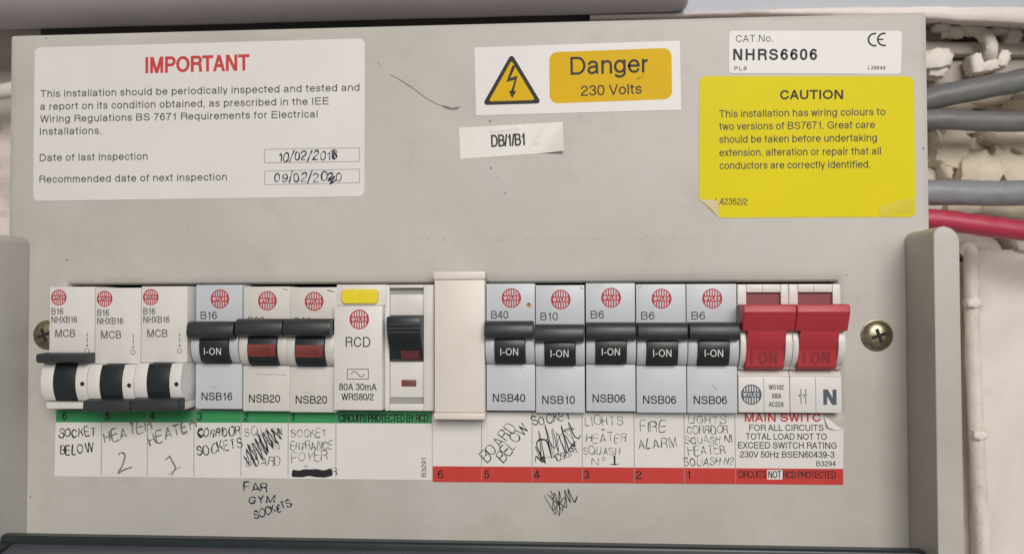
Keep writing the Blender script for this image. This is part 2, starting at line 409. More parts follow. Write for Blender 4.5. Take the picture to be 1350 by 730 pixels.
def smooth_line(pts, sub=5):
    out = []
    n = len(pts)
    for i in range(n - 1):
        p0, p1, p2, p3 = pts[max(0, i - 1)], pts[i], pts[i + 1], pts[min(n - 1, i + 2)]
        for k in range(sub):
            t = k / sub
            out.append(tuple(0.5 * (2 * b + (c - a) * t + (2 * a - 5 * b + 4 * c - d) * t * t + (3 * b - a - 3 * c + d) * t**3) for a, b, c, d in zip(p0, p1, p2, p3)))
    out.append(tuple(pts[-1]))
    return out
def pen_line(mb, pts, w, h, seed=0, curve=True, wob=0.0):
    w *= 1.25
    r = random.Random(seed)
    q = smooth_line(pts) if curve and len(pts) > 2 else list(pts)
    if wob: q = [(a + wob * noise.noise(Vector((a * .9, b * .9, seed))), b + wob * noise.noise(Vector((a * .9 + 7, b * .9, seed + 3)))) for a, b in q]
    n = len(q)
    tp = [0.80 + 0.75 * noise.noise(Vector((i * .23 + seed * 3.1, 0.4, seed))) for i in range(n)]
    tp = [max(.35, t) if w < 1 else 1 + (t - 1) * .25 for t in tp]
    tp[0] *= 0.7; tp[-1] *= 0.55
    return mb.ribbon(q, w, h + r.random() * 0.03, False, tp)
def hand(mb, s, p0, p1, cap, w=0.30, h=0.0, seed=1, jit=1.0, lean=0.0):
    """handwritten capitals along p0 -> p1"""
    r = random.Random(seed)
    x = 0; lay = []
    for c in s:
        if c == ' ': x += 45; continue
        lay.append((c, x)); x += GW[c] + 26 + r.uniform(-6, 8) * jit
    tot = lay[-1][1] + GW[lay[-1][0]]
    dx, dz = p1[0] - p0[0], p1[1] - p0[1]; L = math.hypot(dx, dz); ux, uz = dx / L, dz / L
    sx = L / max(tot, 1)
    for c, gx in lay:
        rot = r.uniform(-.10, .10) * jit; sc = 1 + r.uniform(-.13, .13) * jit; bz = r.uniform(-.10, .10) * jit * cap; sh = lean + r.uniform(-.10, .10) * jit
        for kind, pts, cl in glyph(c, 5):
            if c == '/': pts = [(-6, -28), (34, 135)]
            if cl: pts = pts + [pts[0], (pts[1][0] + r.uniform(-6, 6), pts[1][1] + r.uniform(-6, 6))]
            e = [r.uniform(-5, 5) * jit for _ in range(4)]
            q = []
            m = len(pts)
            for j, (a, b) in enumerate(pts):
                f = j / max(1, m - 1)
                a += e[0] * (1 - f) + e[1] * f + 4 * jit * noise.noise(Vector((a * .03, b * .03, seed + gx)))
                b += e[2] * (1 - f) + e[3] * f + 4 * jit * noise.noise(Vector((a * .03 + 9, b * .03, seed + gx)))
                A = (a * sx * sc + gx * sx); B = b / 100 * cap * sc + bz
                A += sh * B; cx0 = (gx + GW[c] / 2) * sx
                A2 = cx0 + (A - cx0) * math.cos(rot) - (B - cap / 2) * math.sin(rot)
                B2 = cap / 2 + (A - cx0) * math.sin(rot) + (B - cap / 2) * math.cos(rot)
                q.append((p0[0] + ux * A2 - uz * B2, p0[1] + uz * A2 + ux * B2))
            if len(q) == 2: q = [q[0], ((q[0][0] * .5 + q[1][0] * .5) + r.uniform(-.03, .03) * cap, (q[0][1] + q[1][1]) / 2), q[1]]
            pen_line(mb, q, w * r.uniform(.85, 1.15), h, r.randint(0, 9999), curve=m < 8)
    return mb

def rrect(x0, x1, z0, z1, r, n=6):
    pts = []
    for cx, cz, a0 in ((x1 - r, z0 + r, -90), (x1 - r, z1 - r, 0), (x0 + r, z1 - r, 90), (x0 + r, z0 + r, 180)):
        for k in range(n + 1):
            a = math.radians(a0 + 90 * k / n); pts.append((cx + r * math.cos(a), cz + r * math.sin(a)))
    return pts
def quad_round(c, r, n=6):
    """rounded outline of a convex polygon"""
    out = []; N = len(c)
    for i in range(N):
        p, a, b = Vector(c[i]), Vector(c[i - 1]), Vector(c[(i + 1) % N])
        u = (a - p).normalized(); v = (b - p).normalized(); half = u.angle(v) / 2
        rr = r[i] if isinstance(r, (list, tuple)) else r
        if rr <= 0: out.append(tuple(p)); continue
        d = rr / math.tan(half); o = p + (u + v).normalized() * (rr / math.sin(half))
        s, e = p + u * d - o, p + v * d - o
        ang = s.angle_signed(e)
        for k in range(n + 1):
            q = s.copy(); q.rotate(Matrix.Rotation(-ang * k / n, 2)); out.append(tuple(o + q))
    return out

def logo(cx, cz, r, h, ink, paper='whiteprint'):
    """round emblem: bars, ring and a band with the maker's word"""
    a = MB()
    ring = [(cx + r * .95 * math.cos(2 * math.pi * k / 40), cz + r * .95 * math.sin(2 * math.pi * k / 40)) for k in range(40)]
    a.ribbon(ring, r * .11, h, True)
    for k in range(-3, 4):
        x = k * r * .255; zt = math.sqrt(max(0, (r * .93)**2 - x * x))
        for sg in (1, -1):
            a.rect(cx + x - r * .062, cx + x + r * .062, *sorted((cz + sg * r * .27, cz + sg * zt)), h + STEP)
    zt = r * .29; xe = math.sqrt(r * r - zt * zt)
    a.flat([(cx - xe, cz - zt), (cx + xe, cz - zt), (cx + r * .99, cz), (cx + xe, cz + zt), (cx - xe, cz + zt), (cx - r * .99, cz)], h + 2 * STEP)
    b = text(MB(), 'WYLEX', (cx - r * .80, cz - r * .17), (cx + r * .80, cz - r * .17), r * .35, .17, h + 4 * STEP, 22)
    return a, b

# ------------------------------------------------------------------ the setting: wall and soffit behind the board
random.seed(4)
def struct(name, mb, material, origin=(0, 0, 0), **kw):
    o = thing(name, None, None, origin, mb=mb, material=material, **kw); o['kind'] = 'structure'; return o
def wall_h(x, z):
    v = Vector((x * .045, z * .045, 2.0))
    rough = 1.0 if z > 84 else 0.25
    if x > 310 and z > 80:
        d, pts = noise.voronoi(Vector((x * .052 + .25 * noise.noise(Vector((x * .09, z * .09, 4))), z * .075 + .25 * noise.noise(Vector((x * .09, z * .09, 9))), .5)))
        crack = max(0, 1 - (d[1] - d[0]) * 5.5)
        cell = noise.noise(pts[0] * 7.3)
        return -72 + 9.0 * cell - 12.0 * crack ** 1.3 + 1.6 * noise.noise(v * 3.1) + .9 * noise.noise(v * 8) + .5 * noise.noise(v * 19)
    return -76 + rough * (5.0 * noise.noise(v) + 2.2 * noise.noise(v * 3.1) + 1.0 * noise.noise(v * 8)) + 0.35 * noise.noise(v * 14)
mb = MB()
xs = [-260, -160, -120, -100, -90] + [-86 + 4 * i for i in range(24)] + [20, 100, 200, 290] + [300 + 1.0 * i for i in range(112)] + [420, 450, 520, 620]
zs = [-260, -160, -110] + [-80 + 4 * i for i in range(38)] + [72 + 1 * i for i in range(122)] + [205]
nx = len(xs)
mb.add([(x, wall_h(x, z), z) for z in zs for x in xs], [(j * nx + i, j * nx + i + 1, (j + 1) * nx + i + 1, (j + 1) * nx + i) for j in range(len(zs) - 1) for i in range(nx - 1)])
wall = struct('wall', mb, 'wall', smooth=60)

# smooth painted plaster lower right, standing proud of the broken masonry
mb = MB()
edge = [(361.0 + 1.6 * noise.noise(Vector((0, z * .06, 1))) , z) for z in range(-120, 84, 4)]
def slab_row(x0, z):
    return [(x0, -76, z), (x0 + .4, -71.5, z), (x0 + 2.0, -69 + .4 * noise.noise(Vector((x0, z * .1, 0))), z)] + [(x0 + 2 + k * 6, -68.6 + .5 * noise.noise(Vector((k * .4, z * .03, 3))), z) for k in range(1, 30)]
rows = [slab_row(x, z) for x, z in edge]
rows.append([(a, -73.5, 85.0 + 1.0 * noise.noise(Vector((a * .1, 0, 0)))) for a, b, c in rows[-1]])
n = len(rows[0])
mb.add([p for r_ in rows for p in r_], [(j * n + i, j * n + i + 1, (j + 1) * n + i + 1, (j + 1) * n + i) for j in range(len(rows) - 1) for i in range(n - 1)])
thing('shade_panel', 'added dark green panel standing in for the shade in the gap above the cover', 'shade_panel', (110, -66, -30), mb=MB().box(-44, 246, -66, -58, -30, 191), material='gapshade', bevel=.8)  # added panel, its dark colour stands in for shade in the gap
part(wall, 'plaster_skim', mb, 'wallpink', smooth=50)

def chunk(cx, cz, h, w, t, d, rot, seed, amp=1.0):
    """broken lump of masonry"""
    r = random.Random(seed); bm = bmesh.new()
    bmesh.ops.create_cube(bm, size=1.0); bmesh.ops.subdivide_edges(bm, edges=bm.edges, cuts=3, use_grid_fill=True)
    c, s_ = math.cos(rot), math.sin(rot); b = MB(); vs = []
    for v in bm.verts:
        p = v.co.copy(); k = 1 - 0.16 * (abs(p.x) + abs(p.y) + abs(p.z) > 1.15)
        q = Vector((p.x * w, p.y * d, p.z * t)) * k
        q += (noise.noise_vector(q * .16 + Vector((seed * 5, 0, 0))) * 1.7 + noise.noise_vector(q * .6 + Vector((seed, 3, 0))) * .6 + noise.noise_vector(q * 1.7 + Vector((seed, 3, 7))) * .25) * amp
        vs.append((cx + q.x * c - q.z * s_, h + q.y, cz + q.x * s_ + q.z * c))
    bm.verts.index_update()
    b.add(vs, [tuple(v.index for v in f.verts) for f in bm.faces]); bm.free(); return b
for i, (p, w, t, d, rot) in enumerate([
        ((366.09, 149.24), 24, 6, 12, .1), ((354.21, 146.38), 16, 5, 10, -.1), ((352.19, 127.36), 13, 17, 14, -.35),
        ((348.4, 125.02), 5, 22, 12, .25), ((374.07, 130.5), 20, 8, 16, -.35), ((362.62, 118.3), 17, 16, 18, -.18),
        ((374.94, 119.23), 9, 21, 16, .55), ((380.06, 116.95), 9, 16, 14, .4), ((376.42, 101.91), 26, 8, 12, -.15), ((357.21, 102.76), 15, 6, 12, .1),
        ((383.37, 148.84), 14, 9, 14, -.3)]):
    part(wall, 'stone', chunk(p[0], p[1], -71, w, t, d, rot, i + 2), 'stone', smooth=40)

# rounded painted beam right over the board, and the plaster soffit beyond its end
mb = MB()
bp = [(-95, 214), (-50, 200)] + [(-28.0 + 24.0 * math.sin(math.radians(a)), 201.0 - 24.0 * math.cos(math.radians(a))) for a in range(-55, 91, 5)] + [(-4, 260)]
xs_ = [-260, -180, -120] + [-100 + 8 * i for i in range(41)] + [229, 233, 236, 238]
rings = []
for x in xs_:
    e = max(0, (x - 228) / 10); 
    rings.append([(x, h - 6 * e * e + .25 * noise.noise(Vector((x * .05, h * .1, z * .1))), z + 3 * e * e + .25 + .25 * noise.noise(Vector((x * .04, 3, h * .02)))) for h, z in bp])
n = len(bp)
mb.add([p for r_ in rings for p in r_], [(j * n + i, (j + 1) * n + i, (j + 1) * n + i + 1, j * n + i + 1) for j in range(len(rings) - 1) for i in range(n - 1)] + [tuple((len(rings) - 1) * n + i for i in range(n))])
beam = struct('beam', mb, 'soffit', smooth=60)
mb = MB()
sx = [200, 210, 220, 230] + [236 + 2.5 * i for i in range(78)] + [450, 520, 620]
sh = [-88, -80, -76, -73, -70, -67, -64, -61, -58, -54, -50, -46, -42]
def soff_z(x, h):
    drop = 7.5 * min(1.2, max(0, (x - 262) / 118)) ** 1.4
    rough = 1.0 if h < -50 else .45
    return 178.6 - drop + (0.9 * noise.noise(Vector((x * .10, h * .12, 1))) + .5 * noise.noise(Vector((x * .31, h * .3, 1)))) * rough - (h + 42) * .24
def lip_t(x): return 1.6 + 6.0 * min(1.2, max(0, (x - 262) / 118))
nx = len(sx)
rows = [[(x, h, soff_z(x, h)) for x in sx] for h in sh]
rows += [[(x, h, soff_z(x, -42) + f * lip_t(x)) for x in sx] for h, f in ((-40.6, .12), (-40.2, .5), (-40.8, .9), (-43, 1.0))]
mb.add([p for r_ in rows for p in r_], [(j * nx + i, j * nx + i + 1, (j + 1) * nx + i + 1, (j + 1) * nx + i) for j in range(len(rows) - 1) for i in range(nx - 1)])
soffit = struct('soffit', mb, 'wallpink', smooth=60)
mb = MB()
mb.add([(x, -42.6 + .01 * dz, soff_z(x, -42) + lip_t(x) * .8 + dz) for dz in (0, 20, 70) for x in sx], [(j * nx + i, j * nx + i + 1, (j + 1) * nx + i + 1, (j + 1) * nx + i) for j in range(2) for i in range(nx - 1)])
part(soffit, 'painted_face', mb, 'bluewall', smooth=40)

# batten on the wall at the top right, with its lumps of paint
b = thing('batten', 'taupe painted batten fixed to the wall above the grey cables', 'batten', (350, -70, 160),
          mb=MB().prof([(-80, 154.5), (-66, 154.0), (-65, 155), (-64.5, 163), (-66, 164.5), (-80, 164.5)], 296, 470), material='batten', bevel=.6)
b = thing('paint_ledge', 'white overpainted strip running along the top of the taupe batten', 'trim', (350, -70, 167),
          mb=chunk(385, 168.5, -70, 175, 5.5, 12, -.035, 21), material='painted', smooth=50)
def tube3(pts, sub=6):
    return smooth_line(pts, sub)
def P3(p, h): return (p[0], h, p[1])
c = thing('painted_cable', 'white overpainted cable end curling down across the taupe batten', 'cable', P3((362.84, 168.54), -58),
          mb=MB().tube(tube3([P3((346.36, 175.82), -62), P3((353.2, 176.32), -60), P3((359.47, 173.99), -57), P3((362.71, 168.93), -55), P3((363.7, 164.81), -56), P3((363.64, 162.76), -60)]), 2.7, 12, .45, 3), material='painted', smooth=60)
def lumps(name, label, cat, spots, mtl, seed, group=None):
    m = MB()
    for k, (p, h, w, t, d, r_) in enumerate(spots):
        q = chunk(p[0], p[1], h, w, t, d, r_, seed + k, .38); m.add(q.v, q.f)
    return thing(name, label, cat, (spots[0][0][0], spots[0][1], spots[0][0][1]), group, mb=m, material=mtl, smooth=55)
lumps('cable_clip', 'white paint clogged clip holding the curled cable on the batten', 'clip', [((357.58, 160.47), -58, 5, 8, 9, .2), ((362.69, 159.1), -58, 9, 4, 9, .25), ((368.17, 162.12), -58, 5, 7, 9, -.4)], 'painted', 31, 'overpainted clips')
lumps('cable_clip', 'round cream overpainted clip beside the top right edge of the cover', 'clip', [((342.15, 162.71), -58, 12, 8, 10, .1), ((342.88, 158.79), -60, 7, 6, 9, -.2)], 'painted', 41, 'overpainted clips')
lumps('paint_lump', 'flattened lump of white paint left of the curled cable', 'paint lump', [((345.89, 176.82), -60, 7, 3, 7, -.1)], 'painted', 51, 'paint lumps under the ledge')
lumps('paint_lump', 'small rounded lump of white paint under the curled cable', 'paint lump', [((351.35, 174.46), -60, 6, 3, 7, -.15)], 'painted', 52, 'paint lumps under the ledge')
lumps('paint_lump', 'long flat bar of white paint right of the curled cable', 'paint lump', [((368.38, 174.95), -62, 9, 2.6, 7, -.1)], 'painted', 53, 'paint lumps under the ledge')
lumps('paint_lump', 'tall lump of white paint at the far right of the ledge', 'paint lump', [((375.04, 173.2), -62, 6, 5.5, 7, -.1)], 'painted', 54, 'paint lumps under the ledge')

def cable(name, label, pts, r, mtl, group=None):
    return thing(name, label, 'cable', pts[1], group, mb=MB().tube(tube3(pts), r, 20, .10, len(label)), material=mtl, smooth=60)
cable('grey_cable', 'dark grey cable rising to the right, uppermost of those beside the cover', [(290, -58, 142), P3((330.73, 144.12), -50), P3((340.38, 145.63), -48), P3((357.65, 148.72), -47), P3((373.74, 151.74), -47), (430, -46, 166)], 4.6, 'greycab', 'grey cables')
cable('grey_cable', 'dark grey cable lying level just under the rising one', [(290, -55, 139), P3((329.89, 136.32), -48), P3((342.38, 135.69), -46), P3((356.99, 134.83), -46), P3((372.97, 134.55), -46), (440, -46, 135)], 4.1, 'greycab', 'grey cables')
cable('grey_cable', 'thick light grey cable just above the red one', [(290, -50, 107), P3((327.26, 106.23), -42), P3((342.81, 105.93), -41), P3((354.31, 105.49), -41), P3((370.05, 105.61), -41), (440, -41, 106)], 5.0, 'lightcab', 'grey cables')
cable('red_cable', 'red cable sloping down to the right beside the cover', [(290, -50, 100), P3((326.39, 96.14), -40), P3((338.95, 94.74), -39), P3((352.78, 92.45), -38), P3((368.33, 90.25), -38), (430, -38, 80)], 4.0, 'redcab')
cable('wall_cable', 'cream overpainted cable running down the wall beside the right cheek', [(356, -69, 84), P3((359.07, 84.54), -67), P3((359.35, 62.23), -67), P3((359.79, 30.48), -67), P3((361.04, -7.43), -67), P3((362.58, -46.7), -67), (360, -67, -80)], 3.0, 'painted')
lumps('wall_clip', 'pale clip on the wall cable level with the main switch', 'clip', [((358.8, 62.56), -65, 6, 4, 6, 0)], 'painted', 61, 'clips on the wall cable')
lumps('wall_clip', 'pale clip on the wall cable low down by the right cheek', 'clip', [((360.41, 8.01), -65, 6, 4, 6, 0)], 'painted', 62, 'clips on the wall cable')
cable('stub_cable', 'dusty cream cable end poking out left of the cover', [(-90, -55, 154), (-60, -52, 156), (-40, -50, 158), (-10, -48, 158)], 3.4, 'painted')

# ------------------------------------------------------------------ the board
board = thing('distribution_board', 'pale grey steel distribution board with open slot of breakers and lid folded down', 'fuse board', (150, -70, -40))
def rect_ring(x0, x1, z0, z1, d, h, r=0.0, n=5):
    if r <= 0: r = 0.01
    return [(x, h, z) for x, z in rrect(x0 - d, x1 + d, z0 - d, z1 + d, max(.01, r + d), n)]
O = (-19.1, 317.0, -45.0, 164.9); S = (4.2, 285.3, 25.0, 70.55)
rings = [rect_ring(*O, 0, -72, 1.2), rect_ring(*O, 0, -1.2, 1.2), rect_ring(*O, -.35, -.35, 1.2), rect_ring(*O, -1.2, 0, 1.3), rect_ring(*O, -2.6, 0, 1.3)]
rings += [rect_ring(*S, 5.0, 0, .6), rect_ring(*S, 3.2, 0, .6), rect_ring(*S, 1.8, -.25, .6), rect_ring(*S, .7, -.9, .6), rect_ring(*S, .15, -1.9, .6), rect_ring(*S, 0, -3.0, .6), rect_ring(*S, 0, -8, .6)]
cover = part(board, 'cover_panel', MB().loops(rings), 'steel', smooth=30)
part(board, 'inner_tray', MB().box(-10, 310, -40, -34, 10, 90), 'dark')
def cheek(x0, x1, ztop, hf):
    return MB().poly(quad_round([(x0, -45), (x1, -45), (x1, ztop), (x0, ztop)], [0, 0, 5.0, 3.0]), .0, hf)
part(board, 'side_cheek', cheek(308.4, 316.4, 87.6, 25), 'steel', bevel=.9, seg=3)
part(board, 'side_cheek', MB().poly(quad_round([(-19.3, -45), (-10.5, -45), (-10.5, 88.4), (-19.3, 88.4)], [0, 0, 3, 4]), 0, 25), 'steel', bevel=.9, seg=3)
def screw(cx, cz):
    s = part(board, 'screw', MB().lathe([(5.2, 0.0), (5.2, .7), (4.9, 1.3), (4.0, 2.0), (2.6, 2.5), (1.2, 2.65), (.05, 2.7)], cx, cz, 36), 'brass', smooth=50)
    d = MB()
    for a in (.35, .35 + math.pi / 2):
        c_, s_ = math.cos(a), math.sin(a); L, w = 2.5, .55
        d.poly([(cx + x * c_ - z * s_, cz + x * s_ + z * c_) for x, z in ((-L, -w), (L, -w), (L, w), (-L, w))], 2.0, 2.78 if a < 1 else 2.80)
    part(s, 'cross_slot', d, 'dark')
    m = MB(); a = .35 + math.pi / 4
    part(s, 'washer', MB().lathe([(5.5, 0), (5.5, .35), (5.2, .5), (.1, .5)], cx, cz, 30), 'brass', smooth=50)
screw((298.39, 51.69)[0], 51.7)
screw((-3.13, 51.14)[0], 51.9)
lid = part(board, 'lid', MB().prof([(11.5, -22.4), (15.5, -22.4), (16.2, -21.8), (15.8, -19.2), (15.0, -18.5), (12.4, -18.3), (11.5, -18.8)], -10.2, 307.6), 'lidrim', label='dark smoked lid folded down below the breakers', bevel=.5, seg=3)
part(lid, 'inner_face', MB().prof([(14.0, -20.9), (16.6, -21.3), (46, -27.6), (46, -31.5), (14.0, -25)], -5.5, 303), 'lid', bevel=.3)
part(lid, 'side_rim', MB().prof([(14.0, -20.2), (17, -20.5), (47, -26.6), (47, -33), (14.0, -26)], -10.2, -5.6), 'lidrim', bevel=.4)
part(lid, 'side_rim', MB().prof([(14.0, -20.2), (17, -20.5), (47, -26.6), (47, -33), (14.0, -26)], 303.1, 307.6), 'lidrim', bevel=.4)

# pen notes and scuffs straight on the steel
m = MB()
hand(m, 'FAR', (72.34, -5.17), (81.15, -4.78), 3.1, .50, .03, 11, 1.2, .1)
hand(m, 'GYM', (74.07, -9.56), (83.43, -8.89), 2.6, .46, .03, 12, .9, .2)
hand(m, 'SOCKETS', (76.37, -15.04), (89.94, -10.72), 2.6, .46, .03, 13, 1.3, .1)
part(board, 'handwriting', m, 'bluepen', label='pen note FAR GYM SOCKETS written on the steel under the green strip', bevel=-1, smooth=0)
m = MB()
pen_line(m, [(182, -5.14), (186.3, -11.8), (184.44, -3.49), (188.46, -10.43), (187.41, -3.45), (187.64, -12.32), (186.32, -7.23), (190.09, -9.33), (189.31, -3.16), (191.44, -7.7), (190.66, -2.88), (192.79, -7.42), (193.88, -4.98)], .27, .03, 5, True, .3)
pen_line(m, [(183.08, -4.59), (187.12, -8.57), (185.79, -4.55), (185.22, -10.48), (189.56, -5.85), (188.46, -11.24)], .25, .03, 6, True, .3)
part(board, 'scribble', m, 'pen', label='pen scribble on the steel under the red strip', bevel=-1, smooth=0)
m = MB()
pen_line(m, [(126.55, 146.69), (129.64, 144.95), (134.96, 141.5), (139.71, 137.79), (144.73, 135.19), (148.06, 134.02), (152.51, 134.49)], .30, .02, 3, True, .2)
pen_line(m, [(145.56, 135.17), (148.06, 134.02), (151.4, 133.96)], .7, .02, 9, True, .2)
pen_line(m, [(121.77, 151.54), (122.89, 149.84)], .28, .02, 3)
part(board, 'scuff', m, 'scuff', label='thin dark curved scratch between the two top white stickers', bevel=-1, smooth=0)
for q, w in (((163.01, 129.05), .8), ((163.25, 111.95), .8), ((168.45, 102.81), .7), ((288.38, 72.63), .6), ((315.04, 116.79), .8), ((3.94, 79.7), .8), ((-4.9, 163.3), .6), ((-9.33, -8.45), .7), ((311.76, 10.14), .5)):
    m = MB().flat([(q[0] + w * .5 * math.cos(a) * (1 + .3 * math.sin(3 * a + q[0])), q[1] + w * .5 * math.sin(a)) for a in [k * .7 for k in range(9)]], .02)
    part(board, 'speck', m, 'scuff', bevel=-1, smooth=0)
m = MB(); r = random.Random(8)
x = 112.0
for k in range(70):
    q0 = (130 + k * 1.55 + r.uniform(-.5, .5), 86.2 + r.uniform(-.5, .5) + .8 * noise.noise(Vector((k * .1, 0, 0))))
    pen_line(m, [q0, (q0[0] + r.uniform(.3, 1.3), q0[1] + r.uniform(-.4, .4))], r.uniform(.15, .4), .02, k, False)
for k in range(26):
    q0 = (r.uniform(-8, 310), r.uniform(-15, 160))
    if 20 < q0[1] < 75: continue
    pen_line(m, [q0, (q0[0] + r.uniform(-1.5, 1.5), q0[1] + r.uniform(-1.2, 1.2))], r.uniform(.12, .3), .02, k, False)
fm = part(board, 'faint_marks', m, 'faint', bevel=-1, smooth=0); fm['kind'] = 'stuff'

# ------------------------------------------------------------------ breakers
LOW = 'slim grey breakers with a black bar toggle'
def arc(c, r, a0, a1, n):
    return [(c[0] + r * math.cos(math.radians(a0 + (a1 - a0) * k / n)), c[1] + r * math.sin(math.radians(a0 + (a1 - a0) * k / n))) for k in range(n + 1)]
def slim_breaker(x0, rating, code, body, label, red=False, dz=0.0, dbar=0.0, w=17.35, rw=None):
    org = (x0, 0, 25)
    t = thing('circuit_breaker', label, 'circuit breaker', (x0, 0, 25 + dz), LOW)
    def shell():
        m = MB()
        m.box(x0 + .1, x0 + w, -28, 4.5, 25.2, 41.6)
        m.box(x0 + .1, x0 + w, -28, 4.5, 55.5, 70.1)
        cheekp = [(-28, 41.65)] + [(4.3, 41.65)] + arc((1.0, 48.4), 7.9, -54, 58, 10) + [(4.3, 55.45), (-28, 55.45)]
        m.prof(cheekp, x0 + .1, x0 + 3.3); m.prof(cheekp, x0 + w - 3.2, x0 + w)
        m.box(x0 + 3.3, x0 + w - 3.2, -28, 1, 41.65, 55.45)
        return m
    part(t, 'body', shell, body, origin=org, key='slim_body_' + body, bevel=.28)
    def rocker():
        return MB().prof([(1.1, 41.8), (4.6, 41.8), (5.8, 42.1)] + arc((1.2, 48.2), 8.6, -44, 36, 8) + [(6, 55.4), (1.1, 55.4)], x0 + 3.5, x0 + w - 3.4)
    tg = part(t, 'toggle', rocker, 'black', origin=org, key='slim_rocker', bevel=.2)
    def bar():
        pts = [(4.7, 56.6), (9.6, 56.75)] + arc((10.0, 54.0), 2.75, 88, 20, 5) + arc((10.2, 53.2), 2.75, -10, -88, 5) + [(9.4, 50.45), (4.7, 51.2)]
        return MB().prof(pts, x0 + .15, x0 + w - .3)
    b_ = part(tg, 'toggle_bar', bar, 'bar', origin=org, key='slim_bar', bevel=.35)
    b_.location.z = dbar * MM
    if red:
        f = part(tg, 'red_flag', lambda: MB().prof(arc((1.2, 48.2), 8.75, -20, 9, 6) + arc((1.2, 48.2), 8.3, 9, -20, 6), x0 + 3.8, x0 + w - 3.7), 'flag', origin=org, key='slim_flag')
        part(tg, 'toggle_print', lambda: text(MB(), 'I-ON', (x0 + 5.7, 46.3), (x0 + 11.9, 46.3), 2.3, .14, 10.02, 12), 'flagdark', origin=org, key='slim_ion_red', bevel=-1, smooth=0)
    else:
        part(tg, 'toggle_print', lambda: text(MB(), 'I-ON', (x0 + 5.5, 45.1), (x0 + 11.7, 45.1), 2.45, .115, 9.98, 8), 'whiteprint', origin=org, key='slim_ion', bevel=-1, smooth=0)
    k1 = 'logo_red_%s' % body
    part(t, 'emblem', lambda: logo(x0 + 9.0, 65.0, 3.45, 4.53, 'redlogo')[0], 'redlogo', origin=org, key='slim_logo_a', bevel=-1, smooth=0)
    part(t, 'emblem_print', lambda: logo(x0 + 9.0, 65.0, 3.45, 4.53, 'redlogo')[1], 'whiteprint', origin=org, key='slim_logo_b', bevel=-1, smooth=0)
    xr = {2: 6.5, 3: 7.9}[len(rating)]
    part(t, 'rating_print', text(MB(), rating, (x0 + 1.8, 57.7 - (1.3 if red else 0)), (x0 + xr, 57.7 - (1.3 if red else 0)), 2.75, .13, 4.53), 'softink', origin=org, bevel=-1, smooth=0)
    part(t, 'code_print', text(MB(), code, (x0 + 2.3, 28.3), (x0 + 13.8, 28.3), 2.85, .145, 4.53), 'ink', origin=org, bevel=-1, smooth=0)
    return t
def mark(t, pts, w, mtl='faint', h=4.56):
    x0, _, z0 = ORIGIN[t.name]
    part(t, 'scuff', pen_line(MB(), [(x0 + a, 25 + b) for a, b in pts], w, h, 3, True, .15), mtl, origin=(x0, 0, 25), bevel=-1, smooth=0)
bk = []
bk.append(slim_breaker(55.7, 'B16', 'NSB16', 'bluemod', 'cool grey slim breaker with black toggle over the CORRIDOR SOCKETS card', dz=.1, dbar=.3))
bk.append(slim_breaker(73.35, 'B20', 'NSB20', 'warmmod', 'ivory slim breaker with red toggle flag over the scribbled out card', True, -.6, 1.9))
bk.append(slim_breaker(90.6, 'B20', 'NSB20', 'warmmod', 'ivory slim breaker with red toggle flag over the SOCKET ENTRANCE FOYER card', True, -.9, 2.2))
bk.append(slim_breaker(161.9, 'B40', 'NSB40', 'bluemod', 'cool grey slim breaker directly right of the cream blank, over the BOARD BELOW card', dz=.1, dbar=.3))
bk.append(slim_breaker(179.4, 'B10', 'NSB10', 'bluemod', 'cool grey slim breaker over the heavily scribbled white card', dz=-.5, dbar=-.25))
bk.append(slim_breaker(197.1, 'B6', 'NSB06', 'bluemod', 'cool grey slim breaker over the LIGHTS HEATER SQUASH card', dz=.1, dbar=-.2))
bk.append(slim_breaker(214.7, 'B6', 'NSB06', 'bluemod', 'cool grey slim breaker over the FIRE ALARM card', dz=-.3, dbar=.1))
bk.append(slim_breaker(232.2, 'B6', 'NSB06', 'bluemod', 'cool grey slim breaker touching the red main switch', dz=-.3, dbar=.2))

mark(bk[1], [(4.5, 13.6), (8, 13.3), (12, 13.5), (16, 13.2)], .18)
mark(bk[1], [(5.5, 6.3), (8, 6.4)], .25); mark(bk[0], [(6.0, 8.0), (8.6, 7.9)], .2); mark(bk[2], [(5.0, 7.2), (8.2, 7.3)], .22)
mark(bk[2], [(13.8, 44.0), (16.5, 43.4)], .5, 'scuff'); mark(bk[1], [(14.8, 44.2), (16.6, 43.9)], .35, 'scuff')
mark(bk[3], [(15.0, 38.3), (16.0, 37.6), (15.3, 36.9), (14.7, 37.7), (15.6, 37.9)], .75, 'stain'); mark(bk[3], [(12.0, 15.0), (12.3, 14.9)], .35, 'scuff')
mark(bk[7], [(8.6, 10.0), (10.4, 8.3)], .35); mark(bk[4], [(16.0, 44.3), (16.9, 43.6)], .4, 'scuff'); mark(bk[4], [(9.5, 7.0), (11.5, 6.8)], .2)
mark(bk[6], [(1.0, 43.8), (2.1, 44.3)], .4); mark(bk[5], [(3.0, 43.9), (6.5, 44.4)], .15)
WIDE = 'white breakers with rounded drum toggles'
